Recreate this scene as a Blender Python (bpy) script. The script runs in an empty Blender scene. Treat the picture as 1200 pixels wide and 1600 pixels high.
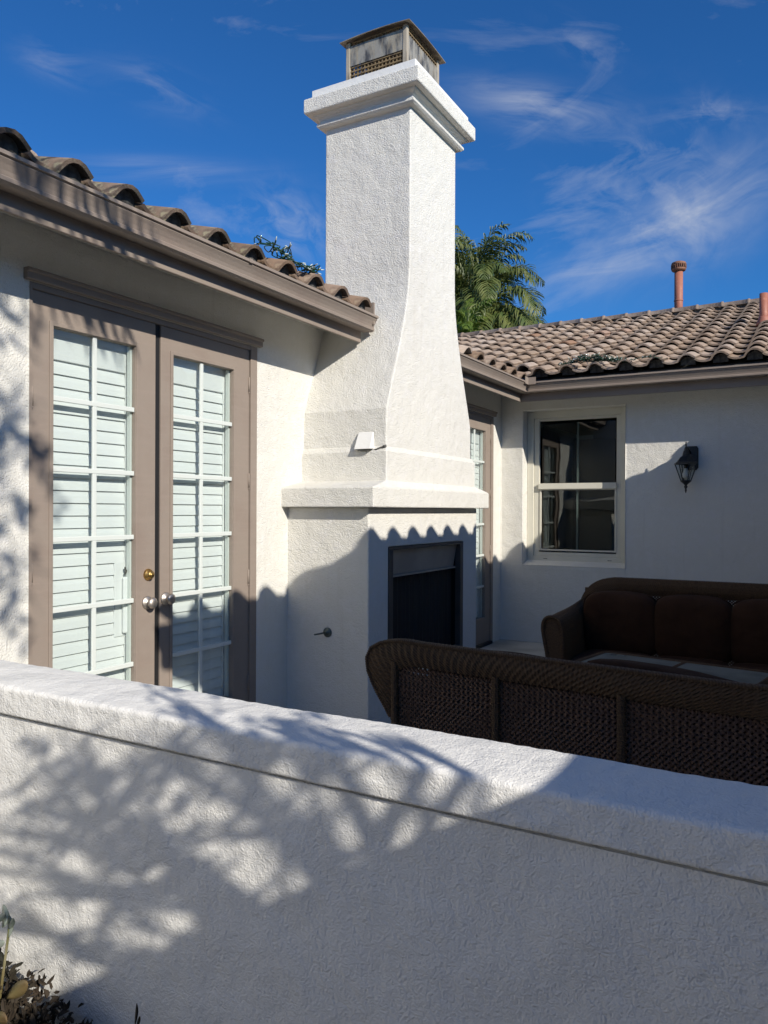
import bpy, math, random
from mathutils import Vector, Matrix
random.seed(7)
R = math.radians
S = bpy.context.scene
C = S.collection

# ------------------------------------------------------------------ camera
CAM = Vector((3.09, 0.0, 1.44))
cam_d = bpy.data.cameras.new('camera')
cam = bpy.data.objects.new('camera', cam_d); C.objects.link(cam); S.camera = cam
cam_d.sensor_fit = 'VERTICAL'; cam_d.sensor_height = 24.0; cam_d.lens = 24.0*1202/1600
cam_d.clip_start = 0.02; cam_d.clip_end = 3000
yaw = R(29.4); pitch = -math.atan(3/1202); roll = math.atan(12/2811)
F = Vector((-math.sin(yaw)*math.cos(pitch), math.cos(yaw)*math.cos(pitch), math.sin(pitch)))
Rt = Vector((math.cos(yaw), math.sin(yaw), 0)); Up = Rt.cross(F)
Rr = Rt*math.cos(roll)+Up*math.sin(roll); Ur = -Rt*math.sin(roll)+Up*math.cos(roll)
m = Matrix((Rr, Ur, -F)).transposed().to_4x4(); m.translation = CAM
cam.matrix_world = m
def ray(x, y): return (F + Rr*(x-600)/1202 + Ur*(800-y)/1202).normalized()

# ------------------------------------------------------------------ light
SUN = Vector((1.667, -0.83, 1.0)).normalized()        # towards the sun
sd = bpy.data.lights.new('sun', 'SUN'); sd.energy = 5.0; sd.angle = R(0.53); sd.color = (1.0, 0.932, 0.825)
so = bpy.data.objects.new('sun', sd); C.objects.link(so)
so.rotation_euler = (-SUN).to_track_quat('-Z', 'Y').to_euler()
so.location = (6, -4, 9)
S.view_settings.view_transform = 'Standard'; S.view_settings.look = 'None'
S.view_settings.gamma = 1; S.view_settings.use_curve_mapping = False
S.view_settings.exposure = 0.13

W = bpy.data.worlds.new('World'); S.world = W; W.use_nodes = True
nt = W.node_tree; N = nt.nodes; L = nt.links; N.clear()
def wn(t, **k):
    n = N.new(t)
    for a, b in k.items(): setattr(n, a, b)
    return n
sky = wn('ShaderNodeTexSky', sky_type='NISHITA', sun_disc=False)
sky.sun_elevation = math.asin(SUN.z); sky.sun_rotation = math.atan2(SUN.x, SUN.y)
sky.altitude = 200; sky.air_density = 1.0; sky.dust_density = 0.35; sky.ozone_density = 2.2
tc = wn('ShaderNodeTexCoord')
def wmath(op, a, b=None, clamp=False):
    n = wn('ShaderNodeMath', operation=op); n.use_clamp = clamp
    for i, v in enumerate((a, b)):
        if v is None: continue
        if isinstance(v, (int, float)): n.inputs[i].default_value = v
        else: L.new(v, n.inputs[i])
    return n.outputs[0]
def wdot(v):
    n = wn('ShaderNodeVectorMath', operation='DOT_PRODUCT'); L.new(tc.outputs['Generated'], n.inputs[0]); n.inputs[1].default_value = v
    return n.outputs['Value']
def cirrus(p0, p1, width, freq, thr, gain, seed, stretch=4.0, power=1.0):
    """a wisp of cirrus that lies along the great circle through two directions"""
    a, b = ray(*p0), ray(*p1); c = (a+b).normalized(); e1 = (b-a).normalized()
    e1 = (e1-c*e1.dot(c)).normalized(); e2 = c.cross(e1); half = (b-a).length/2
    u = wdot(e1); v = wdot(e2); w = wdot(c)
    nz = wn('ShaderNodeCombineXYZ')
    L.new(wmath('MULTIPLY', u, 1.0/stretch), nz.inputs[0]); L.new(v, nz.inputs[1]); nz.inputs[2].default_value = seed
    no = wn('ShaderNodeTexNoise'); L.new(nz.outputs[0], no.inputs['Vector'])
    no.inputs['Scale'].default_value = freq; no.inputs['Detail'].default_value = 5; no.inputs['Roughness'].default_value = 0.6; no.inputs['Distortion'].default_value = 1.3
    n2 = wn('ShaderNodeTexNoise'); L.new(nz.outputs[0], n2.inputs['Vector'])
    n2.inputs['Scale'].default_value = freq*0.35; n2.inputs['Detail'].default_value = 2
    wob = wmath('MULTIPLY', wmath('SUBTRACT', n2.outputs['Fac'], 0.5), width*2.2)
    uu = wmath('POWER', wmath('DIVIDE', u, half), 2.0); vv = wmath('POWER', wmath('DIVIDE', wmath('ADD', v, wob), width), 2.0)
    r = wmath('ADD', wmath('ABSOLUTE', uu), wmath('ABSOLUTE', vv))
    mask = wmath('EXPONENT', wmath('MULTIPLY', r, -1.3))
    body = wmath('MULTIPLY', wmath('SUBTRACT', no.outputs['Fac'], thr), gain, clamp=False)
    body = wmath('MAXIMUM', body, 0.0)
    front = wmath('GREATER_THAN', w, 0.0)
    return wmath('MULTIPLY', wmath('MULTIPLY', mask, body), front)
clouds = [cirrus((720, 150), (960, 185), 0.024, 24, 0.36, 1.35, 1.3, 3.0),
          cirrus((930, 415), (1250, 265), 0.044, 14, 0.27, 1.45, 4.1, 1.7),
          cirrus((850, 432), (1010, 405), 0.016, 24, 0.34, 1.5, 9.1),
          cirrus((905, 270), (1150, 300), 0.070, 22, 0.44, 0.8, 6.1, 1.3),
          cirrus((1090, 150), (1160, 200), 0.016, 30, 0.44, 0.8, 7.7, 1.5),
          cirrus((860, 40), (960, 95), 0.016, 28, 0.40, 0.7, 2.2, 3.0),
          cirrus((110, 262), (400, 268), 0.012, 22, 0.34, 0.9, 5.2, 6.0),
          cirrus((400, 300), (520, 380), 0.040, 26, 0.40, 1.2, 3.7, 1.6),
          cirrus((30, 80), (140, 110), 0.018, 26, 0.40, 0.65, 8.8, 3.0),
          cirrus((170, 110), (330, 165), 0.026, 26, 0.43, 0.6, 11.8, 3.0),
          cirrus((1000, 190), (1200, 170), 0.014, 28, 0.42, 0.6, 12.8, 3.0)]
acc = clouds[0]
for c_ in clouds[1:]: acc = wmath('ADD', acc, c_)
# thin cirrus elsewhere on the dome, so that reflections and fill are not from a bare sky
gn = wn('ShaderNodeTexNoise'); mp = wn('ShaderNodeMapping'); mp.inputs['Scale'].default_value = (1.0, 2.6, 3.2)
L.new(tc.outputs['Generated'], mp.inputs[0]); L.new(mp.outputs[0], gn.inputs['Vector'])
gn.inputs['Scale'].default_value = 2.3; gn.inputs['Detail'].default_value = 8; gn.inputs['Roughness'].default_value = 0.62; gn.inputs['Distortion'].default_value = 0.8
acc = wmath('ADD', acc, wmath('MULTIPLY', wmath('MAXIMUM', wmath('SUBTRACT', gn.outputs['Fac'], 0.55), 0.0), 1.2))
acc = wmath('MINIMUM', acc, 0.85)
tint = wn('ShaderNodeMix', data_type='RGBA', blend_type='MULTIPLY'); tint.inputs['Factor'].default_value = 1
L.new(sky.outputs[0], tint.inputs['A']); tint.inputs['B'].default_value = (0.235, 0.75, 1.34, 1)
mix = wn('ShaderNodeMix', data_type='RGBA'); L.new(acc, mix.inputs['Factor'])
L.new(tint.outputs['Result'], mix.inputs['A']); mix.inputs['B'].default_value = (7.0, 7.3, 7.9, 1)
bg = wn('ShaderNodeBackground'); bg.inputs['Strength'].default_value = 0.082
L.new(mix.outputs['Result'], bg.inputs['Color'])
wo = wn('ShaderNodeOutputWorld'); L.new(bg.outputs[0], wo.inputs['Surface'])

# ------------------------------------------------------------------ materials
def mat(name, col, rough=0.6, metal=0.0, spec=0.5, var=None, bump=None, coat=0):
    """var = list of (scale, other colour, lo, hi); bump = list of (scale, detail, lo, hi, distance)"""
    m = bpy.data.materials.new(name); m.use_nodes = True
    n = m.node_tree.nodes; l = m.node_tree.links
    b = n['Principled BSDF']; b.inputs['Roughness'].default_value = rough; b.inputs['Metallic'].default_value = metal
    b.inputs['Specular IOR Level'].default_value = spec; b.inputs['Base Color'].default_value = (*col, 1)
    t = n.new('ShaderNodeTexCoord'); co = t.outputs['Object']
    cur = None
    for k, (sc, c2, lo, hi) in enumerate(var or []):
        no = n.new('ShaderNodeTexNoise'); l.new(co, no.inputs['Vector']); no.inputs['Detail'].default_value = 5
        if isinstance(sc, (tuple, list)):
            mpn = n.new('ShaderNodeMapping'); mpn.inputs['Scale'].default_value = sc; l.new(co, mpn.inputs[0]); l.new(mpn.outputs[0], no.inputs['Vector']); no.inputs['Scale'].default_value = 1
        else: no.inputs['Scale'].default_value = sc
        mr = n.new('ShaderNodeMapRange'); l.new(no.outputs['Fac'], mr.inputs['Value']); mr.inputs['From Min'].default_value = lo; mr.inputs['From Max'].default_value = hi
        mx = n.new('ShaderNodeMix'); mx.data_type = 'RGBA'; l.new(mr.outputs[0], mx.inputs['Factor'])
        if cur is None: mx.inputs['A'].default_value = (*col, 1)
        else: l.new(cur, mx.inputs['A'])
        mx.inputs['B'].default_value = (*c2, 1); cur = mx.outputs['Result']
    if cur is not None: l.new(cur, b.inputs['Base Color'])
    nrm = None
    for (sc, det, lo, hi, dist) in (bump or []):
        if sc < 0:                                # sand-float grains: small uneven domes
            vo = n.new('ShaderNodeTexVoronoi'); vo.feature = 'F1'; vo.inputs['Scale'].default_value = -sc
            dn = n.new('ShaderNodeTexNoise'); l.new(co, dn.inputs['Vector']); dn.inputs['Scale'].default_value = 40; dn.inputs['Detail'].default_value = 3
            av = n.new('ShaderNodeVectorMath'); av.operation = 'MULTIPLY_ADD'; l.new(dn.outputs['Color'], av.inputs[0]); av.inputs[1].default_value = (0.03, 0.03, 0.03); l.new(co, av.inputs[2]); l.new(av.outputs[0], vo.inputs['Vector'])
            hn = n.new('ShaderNodeMath'); hn.operation = 'MULTIPLY'; l.new(vo.outputs['Distance'], hn.inputs[0]); l.new(dn.outputs['Fac'], hn.inputs[1])
            bp = n.new('ShaderNodeBump'); bp.invert = True; l.new(hn.outputs[0], bp.inputs['Height']); bp.inputs['Distance'].default_value = dist
            if nrm is not None: l.new(nrm, bp.inputs['Normal'])
            nrm = bp.outputs[0]; continue
        no = n.new('ShaderNodeTexNoise'); l.new(co, no.inputs['Vector']); no.inputs['Scale'].default_value = sc; no.inputs['Detail'].default_value = det; no.inputs['Distortion'].default_value = 0.0
        mr = n.new('ShaderNodeMapRange'); l.new(no.outputs['Fac'], mr.inputs['Value']); mr.inputs['From Min'].default_value = lo; mr.inputs['From Max'].default_value = hi
        bp = n.new('ShaderNodeBump'); l.new(mr.outputs[0], bp.inputs['Height']); bp.inputs['Distance'].default_value = dist; bp.inputs['Strength'].default_value = 1.0
        if nrm is not None: l.new(nrm, bp.inputs['Normal'])
        nrm = bp.outputs[0]
    if nrm is not None: l.new(nrm, b.inputs['Normal'])
    return m
STUC = (0.72, 0.705, 0.65)
M_stucco = mat('white_stucco', STUC, 0.9, spec=0.2, var=[(1.1, (0.68, 0.665, 0.615), 0.45, 0.7), ((22, 22, 0.9), (0.665, 0.645, 0.59), 0.58, 0.80), (14, (0.73, 0.715, 0.68), 0.5, 0.75)],
               bump=[(-100, 0, 0, 1, 0.0044), (120, 2, 0.12, 0.88, 0.0035), (280, 2, 0.1, 0.9, 0.0018), (9, 2, 0.3, 0.7, 0.004)])
M_stucco_near = mat('white_stucco_garden', (0.79, 0.78, 0.745), 0.9, spec=0.2, var=[(1.3, (0.75, 0.74, 0.705), 0.45, 0.7), ((26, 26, 1.5), (0.735, 0.72, 0.68), 0.58, 0.82), (17, (0.80, 0.79, 0.76), 0.5, 0.75)],
               bump=[(-120, 0, 0, 1, 0.0025), (260, 2, 0.1, 0.9, 0.0014), (55, 2, 0.2, 0.8, 0.0012), (7, 2, 0.3, 0.7, 0.006)])
M_smooth = mat('white_smooth_trim', (0.78, 0.775, 0.75), 0.55, var=[(6, (0.72, 0.71, 0.68), 0.5, 0.8)], bump=[(30, 2, 0.3, 0.7, 0.0006)])
TAUPE = (0.272, 0.226, 0.190)
M_taupe = mat('taupe_paint', TAUPE, 0.6, spec=0.2, var=[(5, (0.25, 0.20, 0.168), 0.45, 0.75), ((3, 3, 40), (0.285, 0.233, 0.197), 0.5, 0.8)], bump=[(60, 3, 0.3, 0.7, 0.0004)])
M_black = mat('black_rubber', (0.012, 0.012, 0.013), 0.6)
M_fitting = mat('white_fitting', (0.62, 0.66, 0.63), 0.45)
M_shutter = mat('white_shutter_paint', (0.775, 0.79, 0.78), 0.4, var=[(3, (0.735, 0.755, 0.745), 0.45, 0.7)])
M_vinyl = mat('cream_vinyl', (0.66, 0.635, 0.54), 0.4, var=[(4, (0.60, 0.58, 0.49), 0.45, 0.8)])
M_nickel = mat('satin_nickel', (0.52, 0.47, 0.42), 0.5, metal=1.0, bump=[(80, 2, 0.3, 0.7, 0.0002)])
M_brass = mat('aged_brass', (0.60, 0.38, 0.13), 0.38, metal=1.0, var=[(40, (0.18, 0.10, 0.04), 0.5, 0.75)])
M_blackmetal = mat('black_iron', (0.012, 0.013, 0.014), 0.42, var=[(30, (0.03, 0.035, 0.035), 0.5, 0.8)], bump=[(120, 2, 0.3, 0.7, 0.0006)])
M_firesteel = mat('sooty_steel', (0.30, 0.275, 0.24), 0.5, metal=0.2, var=[(3, (0.38, 0.35, 0.31), 0.45, 0.7)])
M_firebox = mat('soot_black', (0.006, 0.006, 0.006), 0.9)
M_curtain = mat('black_mesh_curtain', (0.008, 0.008, 0.010), 0.6)
M_galv = mat('weathered_galvanised', (0.36, 0.34, 0.29), 0.5, metal=0.25, var=[((16, 16, 6), (0.085, 0.085, 0.085), 0.44, 0.60), ((30, 30, 5), (0.42, 0.36, 0.26), 0.52, 0.7)], bump=[(25, 3, 0.3, 0.7, 0.0008)])
M_galvwhite = mat('weathered_white_metal', (0.60, 0.59, 0.54), 0.55, var=[((12, 12, 4), (0.40, 0.38, 0.32), 0.5, 0.75)])
M_post = mat('weathered_tan_metal', (0.42, 0.37, 0.29), 0.6, metal=0.1, var=[((20, 20, 5), (0.20, 0.17, 0.13), 0.48, 0.7)])
M_lid = mat('aged_metal_lid', (0.24, 0.20, 0.15), 0.5, metal=0.35, var=[(9, (0.40, 0.35, 0.26), 0.45, 0.7), (22, (0.09, 0.075, 0.06), 0.55, 0.75)])
M_rust = mat('rusty_mesh_wire', (0.24, 0.17, 0.085), 0.7, var=[(20, (0.08, 0.06, 0.04), 0.45, 0.7)])
M_pipe = mat('terracotta_painted_pipe', (0.36, 0.135, 0.085), 0.6, var=[(10, (0.32, 0.12, 0.08), 0.45, 0.7), (30, (0.48, 0.22, 0.15), 0.6, 0.8)])
M_pipecap = mat('rust_brown_vent_cap', (0.24, 0.11, 0.065), 0.7, var=[(26, (0.12, 0.07, 0.05), 0.45, 0.65), (14, (0.38, 0.20, 0.12), 0.55, 0.75)])
M_concrete = mat('patio_concrete', (0.47, 0.45, 0.40), 0.85, var=[(2.2, (0.27, 0.255, 0.22), 0.4, 0.7), (30, (0.41, 0.39, 0.35), 0.5, 0.8)], bump=[(60, 4, 0.3, 0.7, 0.001)])
M_soil = mat('planting_soil', (0.06, 0.045, 0.032), 0.95, var=[(18, (0.03, 0.022, 0.016), 0.4, 0.65), (60, (0.11, 0.085, 0.06), 0.55, 0.75)], bump=[(35, 5, 0.3, 0.7, 0.02)])
M_wicker = mat('dark_brown_wicker', (0.098, 0.058, 0.030), 0.65, spec=0.2, var=[(120, (0.062, 0.036, 0.020), 0.40, 0.65), (4, (0.088, 0.056, 0.032), 0.5, 0.75)])
M_wicker_lattice = mat('dark_brown_wicker_strands', (0.150, 0.088, 0.058), 0.6, spec=0.25, var=[(90, (0.08, 0.046, 0.03), 0.42, 0.62)])
M_cushion = mat('brown_cushion_fabric', (0.052, 0.026, 0.015), 0.9, spec=0.12, var=[(6, (0.038, 0.019, 0.011), 0.4, 0.7)], bump=[(400, 2, 0.3, 0.7, 0.0006), (12, 2, 0.3, 0.7, 0.006)])
M_wire = mat('green_light_wire', (0.008, 0.045, 0.025), 0.4)
M_bulb = mat('clear_mini_bulb', (0.55, 0.62, 0.58), 0.08, spec=0.9)
M_bark = mat('brown_bark', (0.11, 0.08, 0.055), 0.9, var=[((20, 20, 4), (0.06, 0.045, 0.032), 0.45, 0.65)], bump=[(30, 3, 0.3, 0.7, 0.006)])
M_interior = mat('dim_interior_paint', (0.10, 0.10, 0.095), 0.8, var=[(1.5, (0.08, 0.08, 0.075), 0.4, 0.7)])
M_closure = mat('grey_eave_closure', (0.12, 0.12, 0.115), 0.9, var=[(40, (0.05, 0.05, 0.048), 0.4, 0.65)])

def tile_mat(name, a, b, c, wear=None):
    m = mat(name, a, 0.85, spec=0.25, var=[(7, b, 0.42, 0.62), (24, c, 0.55, 0.75)], bump=[(90, 4, 0.3, 0.7, 0.0012), (14, 3, 0.3, 0.7, 0.003)])
    n = m.node_tree.nodes; l = m.node_tree.links; bs = n['Principled BSDF']
    src = bs.inputs['Base Color'].links[0].from_socket
    oi = n.new('ShaderNodeObjectInfo'); hs = n.new('ShaderNodeHueSaturation')
    mr = n.new('ShaderNodeMapRange'); l.new(oi.outputs['Random'], mr.inputs['Value']); mr.inputs['To Min'].default_value = 0.84; mr.inputs['To Max'].default_value = 1.14
    l.new(mr.outputs[0], hs.inputs['Value'])
    mr2 = n.new('ShaderNodeMapRange'); l.new(oi.outputs['Random'], mr2.inputs['Value']); mr2.inputs['From Min'].default_value = 0.2; mr2.inputs['From Max'].default_value = 0.95; mr2.inputs['To Min'].default_value = 1.12; mr2.inputs['To Max'].default_value = 0.85
    l.new(mr2.outputs[0], hs.inputs['Saturation'])
    l.new(src, hs.inputs['Color']); l.new(hs.outputs[0], bs.inputs['Base Color'])
    return m
M_tile = tile_mat('concrete_roof_tile', (0.362, 0.283, 0.222), (0.285, 0.216, 0.168), (0.41, 0.335, 0.27))
M_tile_red = tile_mat('reddish_roof_tile', (0.34, 0.22, 0.155), (0.29, 0.185, 0.13), (0.37, 0.26, 0.19))
M_tile_old = tile_mat('lichened_roof_tile', (0.17, 0.12, 0.09), (0.07, 0.06, 0.05), (0.26, 0.24, 0.16))
M_tile_dusty = tile_mat('dusty_roof_tile', (0.24, 0.170, 0.125), (0.15, 0.11, 0.085), (0.29, 0.23, 0.17))

def glass_mat(name, tint=(0.93, 0.97, 0.95), rough=0.0, ior=1.5):
    m = bpy.data.materials.new(name); m.use_nodes = True
    n = m.node_tree.nodes; l = m.node_tree.links; n.clear()
    o = n.new('ShaderNodeOutputMaterial'); tr = n.new('ShaderNodeBsdfTransparent'); tr.inputs[0].default_value = (*tint, 1)
    gl = n.new('ShaderNodeBsdfGlossy'); gl.inputs['Roughness'].default_value = rough; gl.inputs[0].default_value = (0.95, 0.97, 0.97, 1)
    lw = n.new('ShaderNodeLayerWeight'); lw.inputs['Blend'].default_value = 0.5     # Schlick's curve, the same from both sides of the sheet
    pw = n.new('ShaderNodeMath'); pw.operation = 'POWER'; l.new(lw.outputs['Facing'], pw.inputs[0]); pw.inputs[1].default_value = 5.0
    f0 = ((ior-1)/(ior+1))**2; fr = n.new('ShaderNodeMath'); fr.operation = 'MULTIPLY_ADD'; l.new(pw.outputs[0], fr.inputs[0]); fr.inputs[1].default_value = 1-f0; fr.inputs[2].default_value = f0
    tcn = n.new('ShaderNodeTexCoord'); no = n.new('ShaderNodeTexNoise'); l.new(tcn.outputs['Object'], no.inputs['Vector']); no.inputs['Scale'].default_value = 2.6; no.inputs['Detail'].default_value = 1
    bp = n.new('ShaderNodeBump'); l.new(no.outputs['Fac'], bp.inputs['Height']); bp.inputs['Distance'].default_value = 0.0022; l.new(bp.outputs[0], gl.inputs['Normal'])
    mx = n.new('ShaderNodeMixShader'); l.new(fr.outputs[0], mx.inputs[0]); l.new(tr.outputs[0], mx.inputs[1]); l.new(gl.outputs[0], mx.inputs[2]); l.new(mx.outputs[0], o.inputs[0])
    return m
M_glass = glass_mat('door_glass', (0.93, 0.952, 0.948))
M_winglass = glass_mat('window_glass', (0.62, 0.66, 0.65), ior=1.7)
M_lampglass = glass_mat('lantern_glass', (0.9, 0.92, 0.92), 0.05)
M_tableglass = mat('frosted_glass_pale_reflection', (0.24, 0.265, 0.245), 0.16, spec=0.5, var=[(5, (0.17, 0.19, 0.175), 0.4, 0.7)])  # frosted pane; its pale base also stands in for reflected sky and wall

def leaf_mat(name, a, b, trans=0.25, rough=0.5):
    m = bpy.data.materials.new(name); m.use_nodes = True
    n = m.node_tree.nodes; l = m.node_tree.links
    bs = n['Principled BSDF']; bs.inputs['Roughness'].default_value = rough
    tcn = n.new('ShaderNodeTexCoord'); no = n.new('ShaderNodeTexNoise'); l.new(tcn.outputs['Object'], no.inputs['Vector']); no.inputs['Scale'].default_value = 3.0; no.inputs['Detail'].default_value = 4
    mr = n.new('ShaderNodeMapRange'); l.new(no.outputs['Fac'], mr.inputs['Value']); mr.inputs['From Min'].default_value = 0.38; mr.inputs['From Max'].default_value = 0.62
    mx = n.new('ShaderNodeMix'); mx.data_type = 'RGBA'; l.new(mr.outputs[0], mx.inputs['Factor']); mx.inputs['A'].default_value = (*a, 1); mx.inputs['B'].default_value = (*b, 1)
    l.new(mx.outputs['Result'], bs.inputs['Base Color'])
    tr = n.new('ShaderNodeBsdfTranslucent'); l.new(mx.outputs['Result'], tr.inputs[0])
    ms = n.new('ShaderNodeMixShader'); ms.inputs[0].default_value = trans
    o = n['Material Output']; l.new(bs.outputs[0], ms.inputs[1]); l.new(tr.outputs[0], ms.inputs[2]); l.new(ms.outputs[0], o.inputs[0])
    return m
M_palm = leaf_mat('palm_leaflet', (0.080, 0.122, 0.032), (0.165, 0.185, 0.05), 0.32)
M_palm_young = leaf_mat('young_palm_leaflet', (0.09, 0.16, 0.02), (0.17, 0.23, 0.035), 0.4)
M_palm_dry = leaf_mat('dry_palm_leaflet', (0.26, 0.17, 0.06), (0.16, 0.12, 0.05))
M_leaf = leaf_mat('tree_leaf', (0.04, 0.075, 0.025), (0.07, 0.10, 0.035))
M_leaf_pale = leaf_mat('pale_grey_green_leaf', (0.24, 0.28, 0.23), (0.42, 0.44, 0.41), 0.1, 0.35)
M_leaf_olive = leaf_mat('olive_brown_leaf', (0.14, 0.15, 0.05), (0.18, 0.11, 0.06), 0.2, 0.4)
M_leaf_dark = leaf_mat('dark_shrub_leaf', (0.014, 0.015, 0.009), (0.045, 0.028, 0.016), 0.05, 0.85)

# ------------------------------------------------------------------ mesh helpers
class MB:
    def __init__(s): s.v = []; s.f = []; s.mi = []; s.sm = []
    def face(s, idx, mi=0, sm=False): s.f.append(tuple(idx)); s.mi.append(mi); s.sm.append(sm)
    def add(s, vs, fs, mi=0, sm=False):
        o = len(s.v); s.v += [tuple(p) for p in vs]
        for f in fs: s.face([i+o for i in f], mi, sm)
    def box(s, x0, x1, y0, y1, z0, z1, mi=0, M=None):
        vs = [Vector((x, y, z)) for x in (x0, x1) for y in (y0, y1) for z in (z0, z1)]
        if M is not None: vs = [M @ v for v in vs]
        s.add(vs, [(0, 1, 3, 2), (4, 6, 7, 5), (0, 4, 5, 1), (2, 3, 7, 6), (0, 2, 6, 4), (1, 5, 7, 3)], mi)
    def loft(s, rings, mi=0, sm=False, caps=True, closed=True):
        n = len(rings[0]); vs = [p for r in rings for p in r]; fs = []
        for k in range(len(rings)-1):
            for i in range(n if closed else n-1):
                j = (i+1) % n; fs.append((k*n+i, k*n+j, (k+1)*n+j, (k+1)*n+i))
        o = len(s.v); s.add(vs, fs, mi, sm)
        if caps and closed:
            s.face([o+i for i in range(n)][::-1], mi); s.face([o+(len(rings)-1)*n+i for i in range(n)], mi)
    def tube(s, pts, r, n=8, mi=0, sm=True, caps=True):
        pts = [Vector(p) for p in pts]; rr = r if isinstance(r, (list, tuple)) else [r]*len(pts)
        rings = []; up = Vector((0, 0, 1)); prev = None
        for i, p in enumerate(pts):
            d = (pts[min(i+1, len(pts)-1)]-pts[max(i-1, 0)])
            if d.length < 1e-9: d = Vector((0, 0, 1))
            d.normalize()
            if prev is None:
                a = d.cross(up if abs(d.z) < 0.95 else Vector((1, 0, 0))).normalized()
            else:
                a = (prev - d*prev.dot(d))
                a = a.normalized() if a.length > 1e-6 else d.cross(up).normalized()
            prev = a; b = d.cross(a)
            rings.append([p + (a*math.cos(t)+b*math.sin(t))*rr[i] for t in [2*math.pi*k/n for k in range(n)]])
        s.loft(rings, mi, sm, caps)
    def lathe(s, prof, o, ax, n=20, mi=0, sm=True):
        o = Vector(o); ax = Vector(ax).normalized(); a = ax.orthogonal().normalized(); b = ax.cross(a)
        rings = [[o+ax*h+(a*math.cos(t)+b*math.sin(t))*max(r, 1e-5) for t in [2*math.pi*k/n for k in range(n)]] for (r, h) in prof]
        s.loft(rings, mi, sm, True)
    def prism(s, poly, fn, h0, h1, mi=0, sm=False):
        """poly = 2D outline, fn(a,b,h) -> 3D point"""
        s.loft([[fn(a, b, h0) for a, b in poly], [fn(a, b, h1) for a, b in poly]], mi, sm, True)
    def build(s, name, mats, parent=None, bevel=0, seg=2, label=None, stuff=False, smooth=False):
        me = bpy.data.meshes.new(name); me.from_pydata(s.v, [], s.f)
        if not isinstance(mats, (list, tuple)): mats = [mats]
        for x in mats: me.materials.append(x)
        me.polygons.foreach_set('material_index', s.mi)
        me.polygons.foreach_set('use_smooth', [True]*len(s.f) if smooth else s.sm)
        me.validate(); me.update()
        return link(name, me, parent, bevel, seg, label, stuff)
def link(name, me, parent=None, bevel=0, seg=2, label=None, stuff=False, M=None):
    o = bpy.data.objects.new(name, me); C.objects.link(o)
    if parent: o.parent = parent
    if M is not None: o.matrix_basis = M
    if bevel:
        b = o.modifiers.new('bevel', 'BEVEL'); b.width = bevel; b.segments = seg; b.limit_method = 'ANGLE'; b.angle_limit = R(35)
        b.harden_normals = False
    if label: o['label'] = label
    if stuff: o['kind'] = 'stuff'
    return o
def boxo(name, b, mt, parent=None, bevel=0, **k):
    x = MB(); x.box(*b); return x.build(name, mt, parent, bevel, **k)
def thing(name, label, cat, loc=(0, 0, 0), rz=0, group=None):
    o = bpy.data.objects.new(name, None); C.objects.link(o); o.location = loc; o.rotation_euler = (0, 0, rz)
    o.empty_display_size = 0.2
    o['label'] = label; o['category'] = cat
    if group: o['group'] = group
    return o
def wall_plane(mb, axis, c0, c1, a0, a1, z0, z1, holes):
    """solid wall slab with rectangular openings; axis 'x': slab between X=c0 and c1, runs along Y"""
    cuts_a = sorted({a0, a1, *[h[0] for h in holes], *[h[1] for h in holes]})
    cuts_z = sorted({z0, z1, *[h[2] for h in holes], *[h[3] for h in holes]})
    idx = {}
    def vid(c, a, z):
        k = (c, a, z)
        if k not in idx:
            idx[k] = len(mb.v); mb.v.append((c, a, z) if axis == 'x' else (a, c, z))
        return idx[k]
    def solid(i, j):
        if i < 0 or j < 0 or i >= len(cuts_a)-1 or j >= len(cuts_z)-1: return False
        am = (cuts_a[i]+cuts_a[i+1])/2; zm = (cuts_z[j]+cuts_z[j+1])/2
        return not any(h[0] < am < h[1] and h[2] < zm < h[3] for h in holes)
    for i in range(len(cuts_a)-1):
        for j in range(len(cuts_z)-1):
            if not solid(i, j): continue
            A, B, Z0, Z1 = cuts_a[i], cuts_a[i+1], cuts_z[j], cuts_z[j+1]
            for c in (c0, c1): mb.face([vid(c, A, Z0), vid(c, B, Z0), vid(c, B, Z1), vid(c, A, Z1)])
            if not solid(i-1, j): mb.face([vid(c0, A, Z0), vid(c1, A, Z0), vid(c1, A, Z1), vid(c0, A, Z1)])
            if not solid(i+1, j): mb.face([vid(c0, B, Z0), vid(c1, B, Z0), vid(c1, B, Z1), vid(c0, B, Z1)])
            if not solid(i, j-1): mb.face([vid(c0, A, Z0), vid(c1, A, Z0), vid(c1, B, Z0), vid(c0, B, Z0)])
            if not solid(i, j+1): mb.face([vid(c0, A, Z1), vid(c1, A, Z1), vid(c1, B, Z1), vid(c0, B, Z1)])

# ------------------------------------------------------------------ ground
g = boxo('ground', (-400, 400, -400, 400, -0.6, -0.12), M_soil); g['kind'] = 'structure'
p = boxo('patio_floor', (-0.02, 3.74, 1.42, 8.17, -0.11, 0.0), M_concrete); p['kind'] = 'structure'

# ------------------------------------------------------------------ house
house = thing('house', 'single storey white stucco house with tan tile roof, taupe trim and tall fireplace chimney', 'house')
D = 8.15
DOOR = (2.224, 3.84)
SH = 4.07                                   # the far pair of doors is the near pair moved along the wall
w = MB(); wall_plane(w, 'x', -0.22, 0.0, -7, 12.2, -0.11, 2.744, [(DOOR[0], DOOR[1], 0.0, 2.465), (DOOR[0]+SH, DOOR[1]+SH, 0.0, 2.465)])
w.build('wall', M_stucco, house, 0.008, 3)
WX0, WX1, WZ0, WZ1 = 0.255, 1.36, 0.846, 2.54
w = MB(); wall_plane(w, 'y', D, D+0.22, 0.002, 6.8, -0.11, 2.743, [(WX0, WX1, WZ0, WZ1)])
w.build('wall', M_stucco, house, 0.008, 3)
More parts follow.
